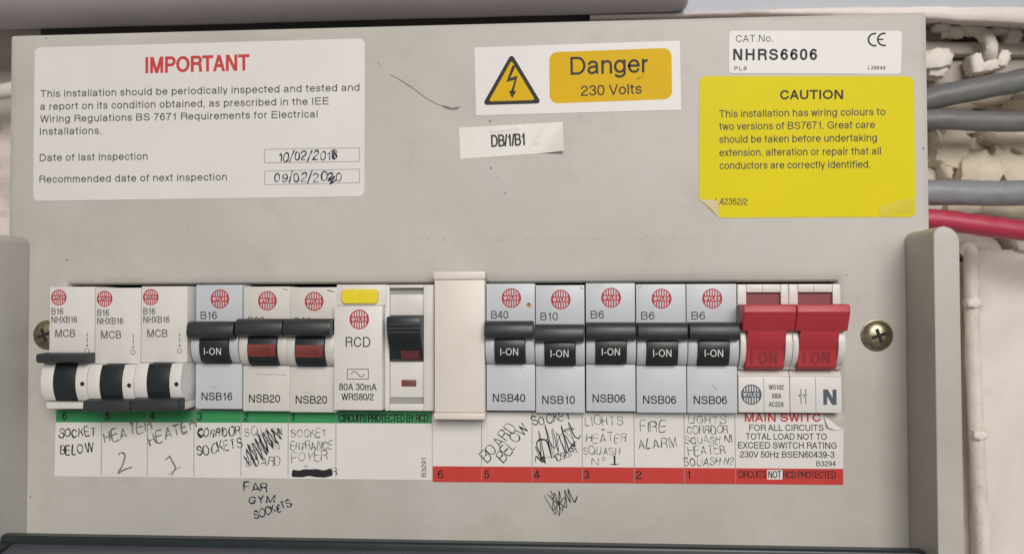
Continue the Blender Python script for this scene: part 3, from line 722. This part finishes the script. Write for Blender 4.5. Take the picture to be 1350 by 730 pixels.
def drum_breaker(x0, on, label, dz=0.0):
    w = 17.15; org = (x0, 0, 24)
    t = thing('circuit_breaker', label, 'circuit breaker', (x0, 0, 24 + dz), WIDE)
    dp = arc((2.6, 35.5), 11.6, -35, 35, 12)
    def shell():
        m = MB()
        m.box(x0 + .08, x0 + w, -28, 9.0, 42.3, 69.6)
        m.prof([(-28, 28.5), (9, 28.5)] + dp + [(9, 42.2), (-28, 42.2)], x0 + .08, x0 + 4.7)
        m.prof([(-28, 28.5), (9, 28.5)] + dp + [(9, 42.2), (-28, 42.2)], x0 + 13.0, x0 + w)
        m.box(x0 + .08, x0 + w, -28, 10.5, 25.7, 28.4)
        m.box(x0 + 4.75, x0 + 12.95, -28, 7, 28.5, 42.2)
        return m
    part(t, 'body', shell, 'whitemod', origin=org, key='drum_body', bevel=.25)
    def tog():
        m = MB().prof([(6, 28.7)] + [(9.5, 28.7)] + arc((2.6, 35.5), 11.75, -34, 34, 12) + [(6, 42.1)], x0 + 4.85, x0 + 12.85)
        return m
    tg = part(t, 'toggle', tog, 'black', origin=org, key='drum_toggle', bevel=.15)
    def tab_on(): return MB().prof([(9.1, 42.2), (12, 42.0), (16.6, 42.6), (17.4, 43.2), (17.4, 45.2), (16.8, 45.8), (9.1, 45.9)], x0 + .3, x0 + w + .5)
    def tab_off(): return MB().prof([(10.6, 29.9), (12.6, 30.3), (16.4, 29.9), (17.2, 29.2), (17.2, 26.6), (16.4, 26.0), (10.6, 25.9)], x0 + .3, x0 + w + .2)
    part(tg, 'toggle_tab', tab_on if on else tab_off, 'bar', origin=org, key='drum_tab%d' % on, bevel=.5)
    part(t, 'lock_hole', lambda: MB().lathe([(.95, 10.9), (.8, 14.2), (.05, 14.24)], x0 + w - 1.5, 35.0, 14), 'dark', origin=org, key='drum_hole')
    e = logo(x0 + 3.55, 65.7, 2.9, 9.03, 'redlogo')
    part(t, 'emblem', lambda: e[0], 'redlogo', origin=org, key='drum_logo_a', bevel=-1, smooth=0)
    part(t, 'emblem_print', lambda: e[1], 'whiteprint', origin=org, key='drum_logo_b', bevel=-1, smooth=0)
    def pr():
        m = MB()
        text(m, 'B16', (x0 + .8, 59.5), (x0 + 5.3, 59.5), 2.35, .155, 9.03)
        text(m, 'NHXB16', (x0 + .8, 56.5), (x0 + 10.6, 56.5), 2.35, .155, 9.03)
        return m
    part(t, 'rating_print', pr, 'greytext', origin=org, key='drum_rate', bevel=-1, smooth=0)
    def pm():
        m = text(MB(), 'MCB', (x0 + 2.3, 51.3), (x0 + 9.9, 51.3), 2.85, .15, 9.03)
        cx, cz = x0 + 14.3, 46.4
        m.ribbon([(cx + .8 * math.cos(k * .35), cz + .8 * math.sin(k * .35)) for k in range(18)], .22, 9.03, True)
        for z0, z1, w_ in ((51.4, 52.9, .3), (50.3, 50.9, .55), (49.3, 49.9, .3), (47.9, 48.7, .55)): m.rect(cx - w_ / 2 + .1, cx + w_ / 2 + .1, z0, z1, 9.03)
        return m
    part(t, 'marking', pm, 'greytext', origin=org, key='drum_mcb', bevel=-1, smooth=0)
drum_breaker(2.9, True, 'white drum breaker switched on, its black tab up, at the left end of the row', .1)
drum_breaker(20.15, False, 'white drum breaker switched off, between the other two drum breakers', -.4)
drum_breaker(37.4, False, 'white drum breaker switched off, beside the first slim grey breaker', .1)

# residual current breaker
r_ = thing('residual_current_breaker', 'wide white breaker with RCD plate, yellow test button and black rocker', 'circuit breaker', (107.8, 0, 25))
m = MB()
m.box(107.9, 125.8, -28, 4.6, 62.6, 70.1)
m.box(125.4, 127.0, -28, 4.2, 25.0, 70.0); m.box(139.4, 143.1, -28, 4.2, 25.0, 70.0)
m.box(127.05, 139.35, -28, 2.6, 59.0, 66.6); m.box(127.05, 139.35, -28, 4.1, 68.8, 70.0)
m.box(127.05, 139.35, -28, 2.6, 29.6, 42.4); m.box(127.05, 139.35, -28, 4.1, 25.0, 27.4)
m.box(127.05, 139.35, -28, 0.5, 42.45, 58.95)
part(r_, 'body', m, 'whitemod', bevel=.25)
part(r_, 'front_plate', MB().box(107.9, 125.3, -28, 8.0, 25.6, 62.5), 'whitemod', bevel=.3)
m = MB(); pass
for z in (66.65, 27.45): part(r_, 'label_slot', MB().box(127.1, 139.3, -28, 2.0, z, z + 2.1), 'greyrec')
bt = part(r_, 'test_button', MB().poly(rrect(110.0, 123.2, 63.3, 68.4, 1.3), 0, 6.1), 'btn', bevel=.5, seg=3)
m = text(MB(), 'T', (115.9, 64.9), (117.3, 64.9), 1.7, .14, 6.13)
part(bt, 'marking', m, 'crease', bevel=-1, smooth=0)
rk = [(0.6, 42.6), (3.2, 42.6), (4.6, 43.4), (5.5, 46.5), (7.2, 49.0), (9.0, 51.3), (10.3, 54.0), (10.8, 57.0), (10.2, 58.7), (0.6, 58.8)]
tg = part(r_, 'rocker', MB().prof(rk, 127.3, 139.25), 'black', bevel=.3)
m = MB()
for hz in ((10.9, 56.0), (10.6, 54.6), (10.0, 53.2)): m.box(127.5, 139.05, hz[0] - .6, hz[0] + .12, hz[1] - .25, hz[1] + .25)
part(tg, 'grip_ridge', m, 'bar')
part(tg, 'red_flag', MB().prof([(4.2, 43.6), (5.1, 43.6), (5.95, 46.6), (5.0, 46.6)], 131.5, 138.2), 'flagdark')
part(r_, 'indicator', MB().box(131.1, 136.5, 1, 2.75, 33.5, 35.9), 'brownred', bevel=.1)
a, b = logo(117.0, 57.7, 3.5, 8.03, 'redlogo')
part(r_, 'emblem', a, 'redlogo', bevel=-1, smooth=0); part(r_, 'emblem_print', b, 'whiteprint', bevel=-1, smooth=0)
m = MB()
text(m, 'RCD', (112.1, 47.9), (121.0, 47.9), 3.6, .115, 8.03, 8)
text(m, '80A 30mA', (109.7, 32.6), (123.3, 32.6), 2.45, .14, 8.03)
text(m, 'WRS80/2', (110.6, 29.1), (122.2, 29.1), 2.45, .14, 8.03)
m.ribbon([(112.7, 36.6), (120.3, 36.6), (120.3, 40.1), (112.7, 40.1)], .22, 8.03, True)
m.ribbon([(114 + 5 * k / 20, 38.35 + .95 * math.sin(2 * math.pi * k / 20)) for k in range(21)], .24, 8.04)
part(r_, 'print', m, 'ink', bevel=-1, smooth=0)

# blank
bl = thing('blanking_cover', 'plain cream plastic blank clipped over the middle of the breaker slot', 'blanking cover', (144, 0, 23))
part(bl, 'front', MB().box(143.9, 161.7, 0.1, 8.0, 25.0, 71.6), 'cream', bevel=.4)
part(bl, 'end_clip', MB().box(143.6, 162.0, 0.1, 8.5, 71.7, 74.5), 'cream', bevel=.5)
part(bl, 'end_clip', MB().box(143.7, 161.9, 0.1, 8.5, 22.6, 24.9), 'cream', bevel=.5)

# main switch
ms = thing('main_switch', 'double main switch with two red rockers reading I ON', 'main switch', (249.8, 0, 24.5))
m = MB()
def sw_cheek(x0, x1):
    m.prof([(-28, 40.05), (4.6, 40.05), (5.5, 40.6)] + arc((0.5, 49.5), 9.4, -68, 40, 10) + [(4.7, 61.4), (-28, 61.4)], x0, x1)
for x0 in (249.9, 267.5):
    m.box(x0, x0 + 17.45, -28, 4.5, 25.2, 37.6)
    m.prof([(-28, 37.65), (4.4, 37.65), (2.4, 40.0), (-28, 40.0)], x0, x0 + 17.45)
    sw_cheek(x0, x0 + 1.9); sw_cheek(x0 + 15.1, x0 + 17.45)
    m.box(x0, x0 + 3.0, -28, 4.5, 61.5, 69.6); m.box(x0 + 14.8, x0 + 17.45, -28, 4.5, 61.5, 69.6)
    m.box(x0 + 3.05, x0 + 14.75, -28, 4.5, 66.8, 69.6)
part(ms, 'body', m, 'whitemod', bevel=.25)
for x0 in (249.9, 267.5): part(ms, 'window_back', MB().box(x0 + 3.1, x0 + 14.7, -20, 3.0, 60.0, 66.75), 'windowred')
for x0 in (249.9, 267.5):
    pts = [(0.5, 40.3), (6.2, 40.3), (7.6, 41.5), (8.2, 46.9), (8.6, 47.5), (12.0, 53.6), (12.0, 55.0), (4, 56), (.5, 56)]
    tg = part(ms, 'rocker', MB().prof(pts, x0 + 2.0, x0 + 15.0), 'redplast', bevel=.2)
    part(tg, 'grip', MB().prof([(4.9, 54.3), (12.05, 53.6), (15.7, 60.2), (14.9, 62.6), (4.9, 62.7)], x0 + .05, x0 + 17.5), 'redplast', bevel=.45, seg=3)
    m = text(MB(), 'I ON', (x0 + 3.6, 42.2), (x0 + 12.6, 42.2), 4.3, .16, 8.25, 14)
    m.v = [(x, 7.72 + (z - 41.5) * 0.113 + (h - 8.25), z) for x, h, z in m.v]
    part(tg, 'raised_lettering', m, 'deepred', bevel=-1, smooth=0)
for x, z0, z1 in ((258.6, 25.4, 37.3), (276.2, 25.4, 37.3), (258.5, 67.0, 69.4), (276.0, 67.0, 69.4)): part(ms, 'seam', MB().rect(x - .1, x + .1, z0, z1, 4.53), 'rule', bevel=-1, smooth=0)
a, b = logo(254.3, 31.4, 3.5, 4.53, 'bluegrey')
part(ms, 'emblem', a, 'bluegrey', bevel=-1, smooth=0); part(ms, 'emblem_print', b, 'whiteprint', bevel=-1, smooth=0)
m = MB()
text(m, 'WS102', (260.2, 33.1), (265.4, 33.1), 1.75, .17, 4.53)
text(m, '100A', (261.1, 30.1), (264.6, 30.1), 1.75, .17, 4.53)
text(m, 'AC22A', (260.2, 27.2), (265.4, 27.2), 1.75, .17, 4.53)
part(ms, 'rating_print', m, 'greytext', bevel=-1, smooth=0)
m = text(MB(), 'N', (278.7, 28.0), (283.2, 28.0), 5.3, .25, 4.53)
for x in (271.2, 272.8):
    m.ribbon([(x, 28.3), (x, 30.2)], .28, 4.53); m.ribbon([(x, 31.4), (x, 33.4)], .28, 4.53); m.ribbon([(x, 30.2), (x - .8, 31.5)], .3, 4.54)
    m.ribbon([(x - .5, 31.3), (x + .5, 31.3)], .25, 4.55)
part(ms, 'marking', m, 'bluegrey', bevel=-1, smooth=0)

# ------------------------------------------------------------------ stickers
def sticker(name, label, cat, outline, material, th=.17, **kw):
    cx = sum(p[0] for p in outline) / len(outline); cz = sum(p[1] for p in outline) / len(outline)
    return thing(name, label, cat, (cx, 0, cz), mb=MB().poly(outline, .02, th), material=material, smooth=0, **kw)
F = dict(bevel=-1, smooth=0)
st = sticker('inspection_sticker', 'large white inspection sticker headed IMPORTANT in red, with two handwritten dates', 'sticker', quad_round([(-9.3, 102.0), (116.9, 102.3), (117.0, 160.3), (-9.3, 159.9)], 2.2), 'vinyl')
H = .19
part(st, 'heading', text(MB(), 'IMPORTANT', (33.9, 149.2), (73.7, 149.4), 6.1, .185, H), 'redtext', **F)
m = MB()
for s_, x1, z in (('This installation should be periodically inspected and tested and', 115.0, 141.0), ('a report on its condition obtained, as prescribed in the IEE', 103.6, 136.2),
                  ('Wiring Regulations BS 7671 Requirements for Electrical', 99.4, 131.5), ('Installations.', 17.0, 126.8), ('Date of last inspection', 35.0, 116.9), ('Recommended date of next inspection', 65.3, 108.8)):
    text(m, s_, (-6.9, z), (x1, z), 2.7, .135, H, 4)
part(st, 'body_text', m, 'softink', **F)
m = MB(); m.ribbon([(79.5, 115.1), (115.0, 115.1), (115.0, 120.1), (79.5, 120.1)], .22, H, True)
part(st, 'date_box', m, 'rule', **F)
m = MB(); m.ribbon([(79.6, 107.0), (115.0, 107.3), (115.0, 112.3), (79.6, 112.0)], .22, H, True)
part(st, 'date_box', m, 'rule', **F)
m = hand(MB(), '10/02/2018', (84.98, 115.54), (106.57, 116.07), 3.1, .46, H, 21, .8, .05)
pen_line(m, [(104.59, 119.17), (105.72, 115.81), (105.15, 119.44), (106.57, 116.63), (105.72, 119.16), (104.87, 116.1)], .55, H, 3, False)
part(st, 'handwriting', m, 'bluepen', label='handwritten date in the upper box', **F)
m = hand(MB(), '09/02/2020', (83.29, 108), (108.28, 108.24), 3.1, .46, H, 22, .8, .05)
pen_line(m, [(103.75, 110.81), (105.17, 110.79), (103.76, 108.3), (105.74, 109.67), (104.33, 107.18), (106.3, 108.55), (105.17, 107.45)], .50, H, 4, True)
part(st, 'handwriting', m, 'bluepen', label='handwritten date in the lower box, partly overwritten', **F)

st = sticker('danger_sticker', 'white warning sticker with yellow triangle and Danger 230 Volts panel', 'sticker', quad_round([(157.9, 131.2), (231.5, 131.9), (231.2, 156.7), (157.4, 156.0)], .4), 'vinyl')
pan = part(st, 'yellow_panel', MB().poly(quad_round([(184.7, 135.0), (228.4, 135.8), (228.2, 154.2), (184.5, 153.6)], 3.0), .1, .2), 'amber', smooth=0)
part(pan, 'lettering', text(text(MB(), 'Danger', (192.2, 145.2), (220.3, 145.5), 6.5, .135, .23), '230 Volts', (195.9, 137.5), (217.6, 137.9), 3.75, .135, .23), 'ink', **F)
tri = part(st, 'warning_triangle', MB().poly(quad_round([(160.2, 134.9), (181.8, 135.1), (170.9, 153.6)], 1.0), .1, .2), 'ink', smooth=0)
part(tri, 'triangle_face', MB().poly(quad_round([(162.6, 136.2), (179.4, 136.4), (170.9, 150.9)], .5), .1, .24), 'amber', smooth=0)
m = MB()
m.flat([(171.0, 149.0), (172.3, 149.0), (170.9, 144.9), (173.0, 145.6), (171.6, 140.1), (172.3, 140.4), (171.1, 137.5), (169.6, 139.5), (170.6, 139.6), (171.4, 143.6), (168.9, 142.6)][::-1], .27)
m2 = MB()
m2.flat([(171.2, 149.0), (172.5, 149.1), (170.4, 144.5), (169.0, 143.1)], .270)
m2.flat([(169.0, 143.1), (170.4, 144.5), (173.1, 145.4), (172.1, 143.9)], .274)
m2.flat([(172.1, 143.9), (173.1, 145.4), (171.6, 139.6), (170.7, 139.6)], .270)
m2.flat([(169.9, 139.9), (172.6, 139.8), (171.1, 137.2)], .278)
part(tri, 'lightning_bolt', m2, 'ink', **F)
m = MB(); pen_line(m, [(215.74, 143.14), (217.63, 143.92), (218.45, 144.99)], .4, .245, 4)
part(pan, 'scuff', m, 'ochremark', **F)

# narrow tape, its lower right corner lifting
def sheet(corners, h_of, nx, nz, th=.12):
    (a, b, c, d) = corners; m = MB(); g = []
    for j in range(nz + 1):
        for i in range(nx + 1):
            u, v = i / nx, j / nz
            x = (a[0] * (1 - u) + b[0] * u) * (1 - v) + (d[0] * (1 - u) + c[0] * u) * v
            z = (a[1] * (1 - u) + b[1] * u) * (1 - v) + (d[1] * (1 - u) + c[1] * u) * v
            g.append((x, h_of(u, v), z))
    n = nx + 1
    m.add(g, [(j * n + i, j * n + i + 1, (j + 1) * n + i + 1, (j + 1) * n + i) for j in range(nz) for i in range(nx)])
    k = len(g)
    m.add([(x, h - th, z) for x, h, z in g], [(j * n + i, (j + 1) * n + i, (j + 1) * n + i + 1, j * n + i + 1) for j in range(nz) for i in range(nx)])
    rim = [i for i in range(n)] + [j * n + n - 1 for j in range(1, nz + 1)] + [nz * n + i for i in range(n - 2, -1, -1)] + [j * n for j in range(nz - 1, 0, -1)]
    m.f += [(rim[i], rim[(i + 1) % len(rim)], rim[(i + 1) % len(rim)] + k, rim[i] + k) for i in range(len(rim))]
    return m
def tape_h(u, v):
    return .16 + 2.2 * max(0, (u - .74) / .26 - v * .9) ** 1.6 + .25 * max(0, 1 - abs(u - .90 + .25 * (1 - v)) * 18) * (v > .3) + .25 * max(0, 1 - abs((v - .85) - (u - .4) * .3) * 14) * (.3 < u < .6)
tp = thing('number_tape', 'small white tape reading DB/1/B1, creased and lifting at one corner', 'sticker', (170, 0, 122),
           mb=sheet([(152.2, 115.4), (189.8, 117.6), (189.3, 128.3), (151.7, 126.8)], tape_h, 60, 20), material='tape', smooth=60)
part(tp, 'lettering', text(MB(), 'DB/1/B1', (163.5, 119.6), (175.7, 120.1), 4.4, .135, .26, -2), 'ink', **F)

st = sticker('catalogue_sticker', 'white catalogue number sticker with CE mark above the yellow caution sticker', 'sticker', quad_round([(248.3, 144.7), (307.8, 143.1), (308.4, 158.3), (248.6, 159.8)], 1.2), 'vinyl')
m = text(MB(), 'CAT.No.', (250.9, 155.7), (263.8, 155.5), 2.5, .115, H, 6)
part(st, 'small_print', m, 'softink', **F)
part(st, 'small_print', text(MB(), 'PL9', (250.3, 145.6), (254.6, 145.5), 1.45, .17, H, 12), 'softink', **F)
part(st, 'small_print', text(MB(), 'L39849', (296.5, 144.9), (302.5, 144.7), 1.35, .16, H, 8), 'softink', **F)
part(st, 'catalogue_number', text(MB(), 'NHRS6606', (249.9, 149.2), (279.1, 148.6), 4.1, .19, H, 18), 'ink', **F)
m = MB(); R_ = 2.15
for cx in (299.0, 302.2):
    m.ribbon([(cx + R_ * math.cos(math.radians(a)), 155.4 + R_ * math.sin(math.radians(a))) for a in range(75, 286, 10)], .62, H)
m.ribbon([(300.2, 155.4), (302.0, 155.4)], .55, H + STEP)
part(st, 'conformity_mark', m, 'ink', **F)

# caution sticker: bottom left corner peeled over, bottom right corner creased
cs = [(244.3, 93.3), (312.1, 92.9), (312.3, 142.2), (238.0, 143.8), (237.5, 100.0)]
st = sticker('caution_sticker', 'yellow CAUTION sticker about wiring colours with a peeled lower corner', 'sticker', quad_round(cs, [.3, 2.0, 2.6, 2.2, .3]), 'yellow')
part(st, 'heading', text(MB(), 'CAUTION', (266.1, 134.9), (287.9, 134.6), 3.35, .20, H), 'ink', **F)
m = MB()
for s_, x1, z in (('This installation has wiring colours to', 302.3, 128.9), ('two versions of BS7671. Great care', 298.7, 124.4), ('should be taken before undertaking', 299.3, 119.8),
                  ('extension. alteration or repair that all', 300.6, 115.1), ('conductors are correctly identified.', 296.9, 110.5)):
    text(m, s_, (244.8, z), (x1, z - .25), 2.65, .135, H, 1)
text(m, 'L42352/2', (243.3, 97.9), (254.4, 97.7), 2.35, .13, H)
part(st, 'body_text', m, 'softink', **F)
m = MB(); m.add([(237.5, .2, 100.1), (244.4, .2, 93.2), (244.0, 1.1, 99.2), (241.5, .55, 96.6)], [(0, 3, 2), (3, 1, 2)])
part(st, 'peeled_corner', m, 'pale', **F)
m = MB(); m.add([(299.6, .2, 93.3), (311.6, .2, 94.2), (312.0, .6, 99.9), (300.2, .34, 96.9)], [(0, 1, 2, 3)])
part(st, 'creased_corner', m, 'crease', **F)

# circuit charts
H = .17
gc = sticker('circuit_chart', 'white circuit card with green strip along its top, under the drum breakers', 'label', [(0.0, -0.5), (141.6, -0.3), (141.7, 24.3), (0.4, 23.9)], 'paper', .14, group='circuit cards')
gs = part(gc, 'green_strip', MB().poly([(.35, 19.5), (141.65, 20.0), (141.72, 24.33), (.45, 23.93)], .05, .155), 'green', smooth=0)
m = MB()
for s_, p, q in (('6', (2.75, 20.35), (4.69, 20.37)), ('5', (19.35, 20.47), (21.28, 20.48)), ('4', (36.48, 20.58), (38.62, 20.6)), ('3', (54.48, 20.43), (56.49, 20.44)), ('2', (72.23, 20.41), (73.94, 20.42)), ('1', (89.84, 20.4), (90.97, 20.4))):
    text(m, s_, p, q, 3.0, .16, H)
text(m, 'CIRCUITS PROTECTED BY RCD', (107.48, 20.19), (140.46, 20.42), 3.0, .15, H, -3)
part(gs, 'strip_print', m, 'ink', **F)
m = MB()
for u in ((18.07, 10.09), (35.66, 10.25), (53.39, 10.41), (71.13, 10.57), (88.74, 10.73), (106.48, 10.89)): m.rect(u[0] - .12, u[0] + .12, .2, 24.0, H - .005)
part(gc, 'column_rule', m, 'rule', **F)
m = MB(); q0, q1 = (139.62, 0.84), (139.62, 7.51)
text(m, 'B3291', q0, (q0[0], q1[1]), 1.75, .14, H)
part(gc, 'small_print', m, 'softink', **F)
m = hand(MB(), 'SOCKET', (1.78, 13.88), (15.7, 14.55), 3.2, .42, H, 31, .9, .05); hand(m, 'BELOW', (2.28, 7.7), (14.73, 8.38), 3.4, .42, H, 32, .9, .05)
part(gc, 'handwriting', m, 'pen', label='pen note SOCKET BELOW', **F)
m = hand(MB(), 'HEATER', (19.22, 11.78), (37.2, 17.24), 3.8, .48, H, 33, .8, .15)
pen_line(m, [(24.5, 7.63), (25.95, 8.48), (27.12, 7.38), (26.28, 4.02), (24.56, 0.93), (26.58, 2.07), (30.06, 3.22)], .52, H, 3)
part(gc, 'handwriting', m, 'pencil', label='faded grey note HEATER 2', **F)
m = hand(MB(), 'HEATER', (36.66, 11.1), (54.21, 17.64), 3.8, .48, H, 34, .8, .15)
pen_line(m, [(42.48, 5.86), (44.2, 7.26), (46.53, 3.12), (44.83, 0.04)], .52, H, 4, False); pen_line(m, [(43.67, 0.58), (48.55, 3.69)], .48, H, 5)
part(gc, 'handwriting', m, 'pencil', label='faded grey note HEATER 1', **F)
m = hand(MB(), 'CORRIDOR', (54.81, 14.31), (70.54, 15), 3.1, .36, H, 35, 1.1, .1); hand(m, 'SOCKETS', (54.85, 7.37), (71.7, 10.85), 3.6, .36, H, 36, 1.1, .1)
pen_line(m, [(56.51, 17.66), (54.8, 15.98), (56.24, 14.6)], .6, H, 3)
part(gc, 'handwriting', m, 'pen', label='pen note CORRIDOR SOCKETS', **F)
m = hand(MB(), 'SQUASH', (72.54, 14.74), (86.46, 15.68), 3.0, .24, H, 37, 1.1, .1); hand(m, 'BOARD', (73.16, 3.95), (85.65, 4.36), 3.2, .26, H, 38, 1.1, .1); hand(m, 'CORN', (74.56, 9.5), (85.34, 10.15), 3.0, .22, H, 39, 1.1, .1)
part(gc, 'handwriting', m, 'thinpen', label='thin crossed out note', **F)
m = MB()
pen_line(m, [(72.29, 7.82), (74.29, 4.52), (73.13, 10.04), (76.86, 3.99), (73.69, 11.7), (77.41, 6.21), (75.4, 12.27), (79.4, 6.78), (76.24, 14.21), (80.82, 7.9), (77.38, 15.6), (81.38, 9.01), (79.08, 16.17), (83.07, 10.68), (80.78, 17.01), (84.77, 12.35), (82.77, 17.31), (86.18, 14.02), (84.75, 17.6), (86.74, 15.4)], .40, H, 6, True, .5)
part(gc, 'scribble', m, 'pen', label='pen scribble crossing out a note', **F)
m = hand(MB(), 'SOCKET', (89.86, 14.46), (103.11, 14.85), 2.9, .26, H, 40, .9, .05); hand(m, 'ENTRANCE', (89.73, 10.05), (105.08, 10.33), 2.9, .26, H, 41, .9, .05); hand(m, 'FOYER', (90.17, 5.51), (103.12, 6.47), 3.3, .26, H, 42, .9, .1); hand(m, '+', (94.69, 3.63), (96.38, 3.65), 1.6, .24, H, 43, .5)
hand(m, 'R', (105.1, 1.27), (106.78, 1.29), 2.4, .3, H, 44, .5)
part(gc, 'handwriting', m, 'thinpen', label='thin note SOCKET ENTRANCE FOYER', **F)
m = MB(); pen_line(m, [(90.18, 1.66), (93, 1.41), (95.82, 1.86), (99.2, 1.76), (102.29, 1.52), (105.1, 2.37)], 2.2, H + .01, 7)
part(gc, 'scribble', m, 'ink', label='thick black bar inked over a word', **F)

rc = sticker('circuit_chart', 'white circuit card with red strip along its bottom, under the main switch', 'label', [(142.0, -0.9), (286.3, -0.2), (286.7, 18.8), (284.5, 20.2), (279.6, 24.3), (141.95, 24.2)], 'paper', .14, group='circuit cards')
rs = part(rc, 'red_strip', MB().poly([(141.95, -.95), (286.35, -.25), (286.4, 5.3), (142.0, 4.7)], .05, .155), 'red', smooth=0)
m = MB()
for s_, p, q in (('6', (143.76, 0.35), (145.82, 0.37)), ('5', (160.65, 0.54), (162.53, 0.56)), ('4', (178.49, 0.61), (180.66, 0.64)), ('3', (196.33, 0.82), (198.22, 0.84)), ('2', (214.67, 0.9), (216.69, 0.92)), ('1', (232.37, 1.1), (233.7, 1.12))):
    text(m, s_, p, q, 3.0, .15, H)
text(m, 'CIRCUITS', (250.31, 1.71), (260, 1.82), 2.5, .13, H, -3); text(m, 'RCD PROTECTED', (265.87, 1.76), (283.92, 1.96), 2.5, .13, H, -3)
part(rs, 'strip_print', m, 'ink', **F)
nb = part(rs, 'white_box', MB().poly([(260.33, 1.35), (265.61, 1.41), (265.64, 4.72), (260.37, 4.66)], .05, .17), 'paper', smooth=0)
m = text(MB(), 'NOT', (260.73, 1.8), (265.22, 1.85), 2.5, .13, .19)
r2 = part(rs, 'strip_print', m, 'ink', **F)
m = MB()
for u in ((159.72, 14.09), (177.86, 14.24), (195.73, 14.39), (214.11, 14.55), (231.68, 14.7), (249.37, 14.85)): m.rect(u[0] - .12, u[0] + .12, -.3, 24.0, H - .005)
part(rc, 'column_rule', m, 'rule', **F)
part(rc, 'heading', text(MB(), 'MAIN SWITC', (252.77, 21.39), (278.96, 21.57), 2.95, .19, H), 'redtext', **F)
m = MB()
for s_, a, b, v in (('FOR ALL CIRCUITS', (254.29, 18.21), (279.91, 18.41), 2.25), ('TOTAL LOAD NOT TO', (253.06, 15.15), (280.96, 15.3), 2.25), ('EXCEED SWITCH RATING', (250.35, 12.07), (284.29, 12.24), 2.25), ('230V 50Hz BSEN60439-3', (251.03, 8.88), (283.48, 9.07), 2.25), ('B3294', (277.23, 6.11), (283.96, 6.18), 1.8)):
    text(m, s_, a, b, v, .14, H)
part(rc, 'body_text', m, 'softink', **F)
m = MB(); m.add([(279.8, .2, 24.2), (284.3, .2, 20.3), (281.0, 1.6, 19.9), (282.0, 1.2, 19.4), (286.6, .2, 18.9), (283.5, .9, 18.9)], [(0, 1, 2), (1, 3, 2), (1, 4, 5), (1, 5, 3)])
part(rc, 'peeled_corner', m, 'paper', **F)
def note(label, mtl, *lines):
    m = MB()
    for k, (s_, a, b, c_, w, sd, jit) in enumerate(lines): hand(m, s_, a, b, c_, w, H, sd, jit, .03)
    return part(rc, 'handwriting', m, mtl, label=label, **F)
note('pen note BOARD BELOW slanting upwards', 'pen', ('BOARD', (161.89, 5.97), (172.3, 18.53), 4.2, .34, 51, .9), ('BELOW', (167.63, 6.3), (176.66, 18.29), 3.6, .34, 52, .9))
note('pen note SOCKET above a scribble', 'pen', ('SOCKET', (178.29, 19.38), (191.85, 21.91), 3.0, .30, 53, 1.3), ('COURT', (186.92, 6.77), (194.49, 10.08), 2.6, .28, 54, 1.2), ('N', (178.79, 6.42), (181.77, 6.18), 2.6, .34, 55, 1))
m = MB()
pen_line(m, [(179.08, 12.09), (181.23, 6.71), (180.19, 17.78), (182.58, 6.46), (179.36, 13.45), (182.89, 14.29), (184.76, 7.83), (182.64, 20.23), (185.84, 8.11), (185.07, 18.62), (187.2, 10.01), (186.69, 17.02), (190.17, 9.77), (188.33, 19.73), (190.99, 10.58), (189.39, 16.23), (192.88, 12.22), (190.77, 21.09), (192.9, 15.99), (194.52, 15.19), (195.33, 16.28)], .34, H, 16, True, .4)
pen_line(m, [(179.09, 13.71), (183.43, 14.56), (185.86, 11.61), (188.58, 17.03), (192.91, 18.41), (189.4, 18.12), (193.16, 13.56), (191.54, 12.47), (193.97, 14.38)], .30, H, 17, True, .5)
pen_line(m, [(181.5, 7.53), (183.95, 8.63), (185.57, 8.1), (186.66, 9.73), (189.36, 8.68), (191.53, 11.66), (193.69, 11.15)], .28, H, 18, False, .3)
part(rc, 'scribble', m, 'pen', label='dense pen scribble crossing out a note', **F)
note('thin note LIGHTS + HEATER SQUASH N 1', 'thinpen', ('LIGHTS', (196.97, 19.79), (210.13, 19.89), 3.2, .26, 56, .9), ('+', (202.34, 17.68), (203.95, 17.69), 1.7, .22, 57, .5), ('HEATER', (197.1, 13.6), (211.43, 13.99), 3.2, .26, 58, .9), ('SQUASH', (196.24, 9.15), (209, 9.41), 2.8, .24, 59, 1.0), ('N', (199.05, 5.55), (201.47, 5.58), 2.6, .26, 60, .6), ('O', (202.82, 7.47), (203.89, 7.48), 1.1, .2, 61, .4))
m = MB(); pen_line(m, [(207.12, 9.12), (207.23, 5.64)], .8, H, 3); pen_line(m, [(205.76, 6.02), (208.71, 6.19)], .36, H, 4)
part(rc, 'handwriting', m, 'pen', label='bold figure 1', **F)
note('thin note FIRE ALARM', 'thinpen', ('FIRE', (216.27, 17.78), (225.07, 17.85), 3.5, .30, 62, .8), ('ALARM', (215.7, 11.88), (229.01, 12.27), 3.6, .30, 63, .9))
note('thin five line note about corridor lights and squash court heaters', 'thinpen', ('LIGHTS', (233.32, 20.72), (246.01, 20.94), 2.6, .26, 64, .9), ('CORRIDOR', (232.76, 17.11), (246.76, 17.22), 2.7, .26, 65, .9), ('SQUASH N1', (232.2, 13.64), (248.31, 14.04), 2.5, .26, 66, .9), ('HEATER', (233.23, 9.64), (245.91, 10.03), 2.9, .26, 67, .9), ('SQUASH N2', (231.61, 5.63), (248.77, 6.34), 2.8, .28, 68, .9))
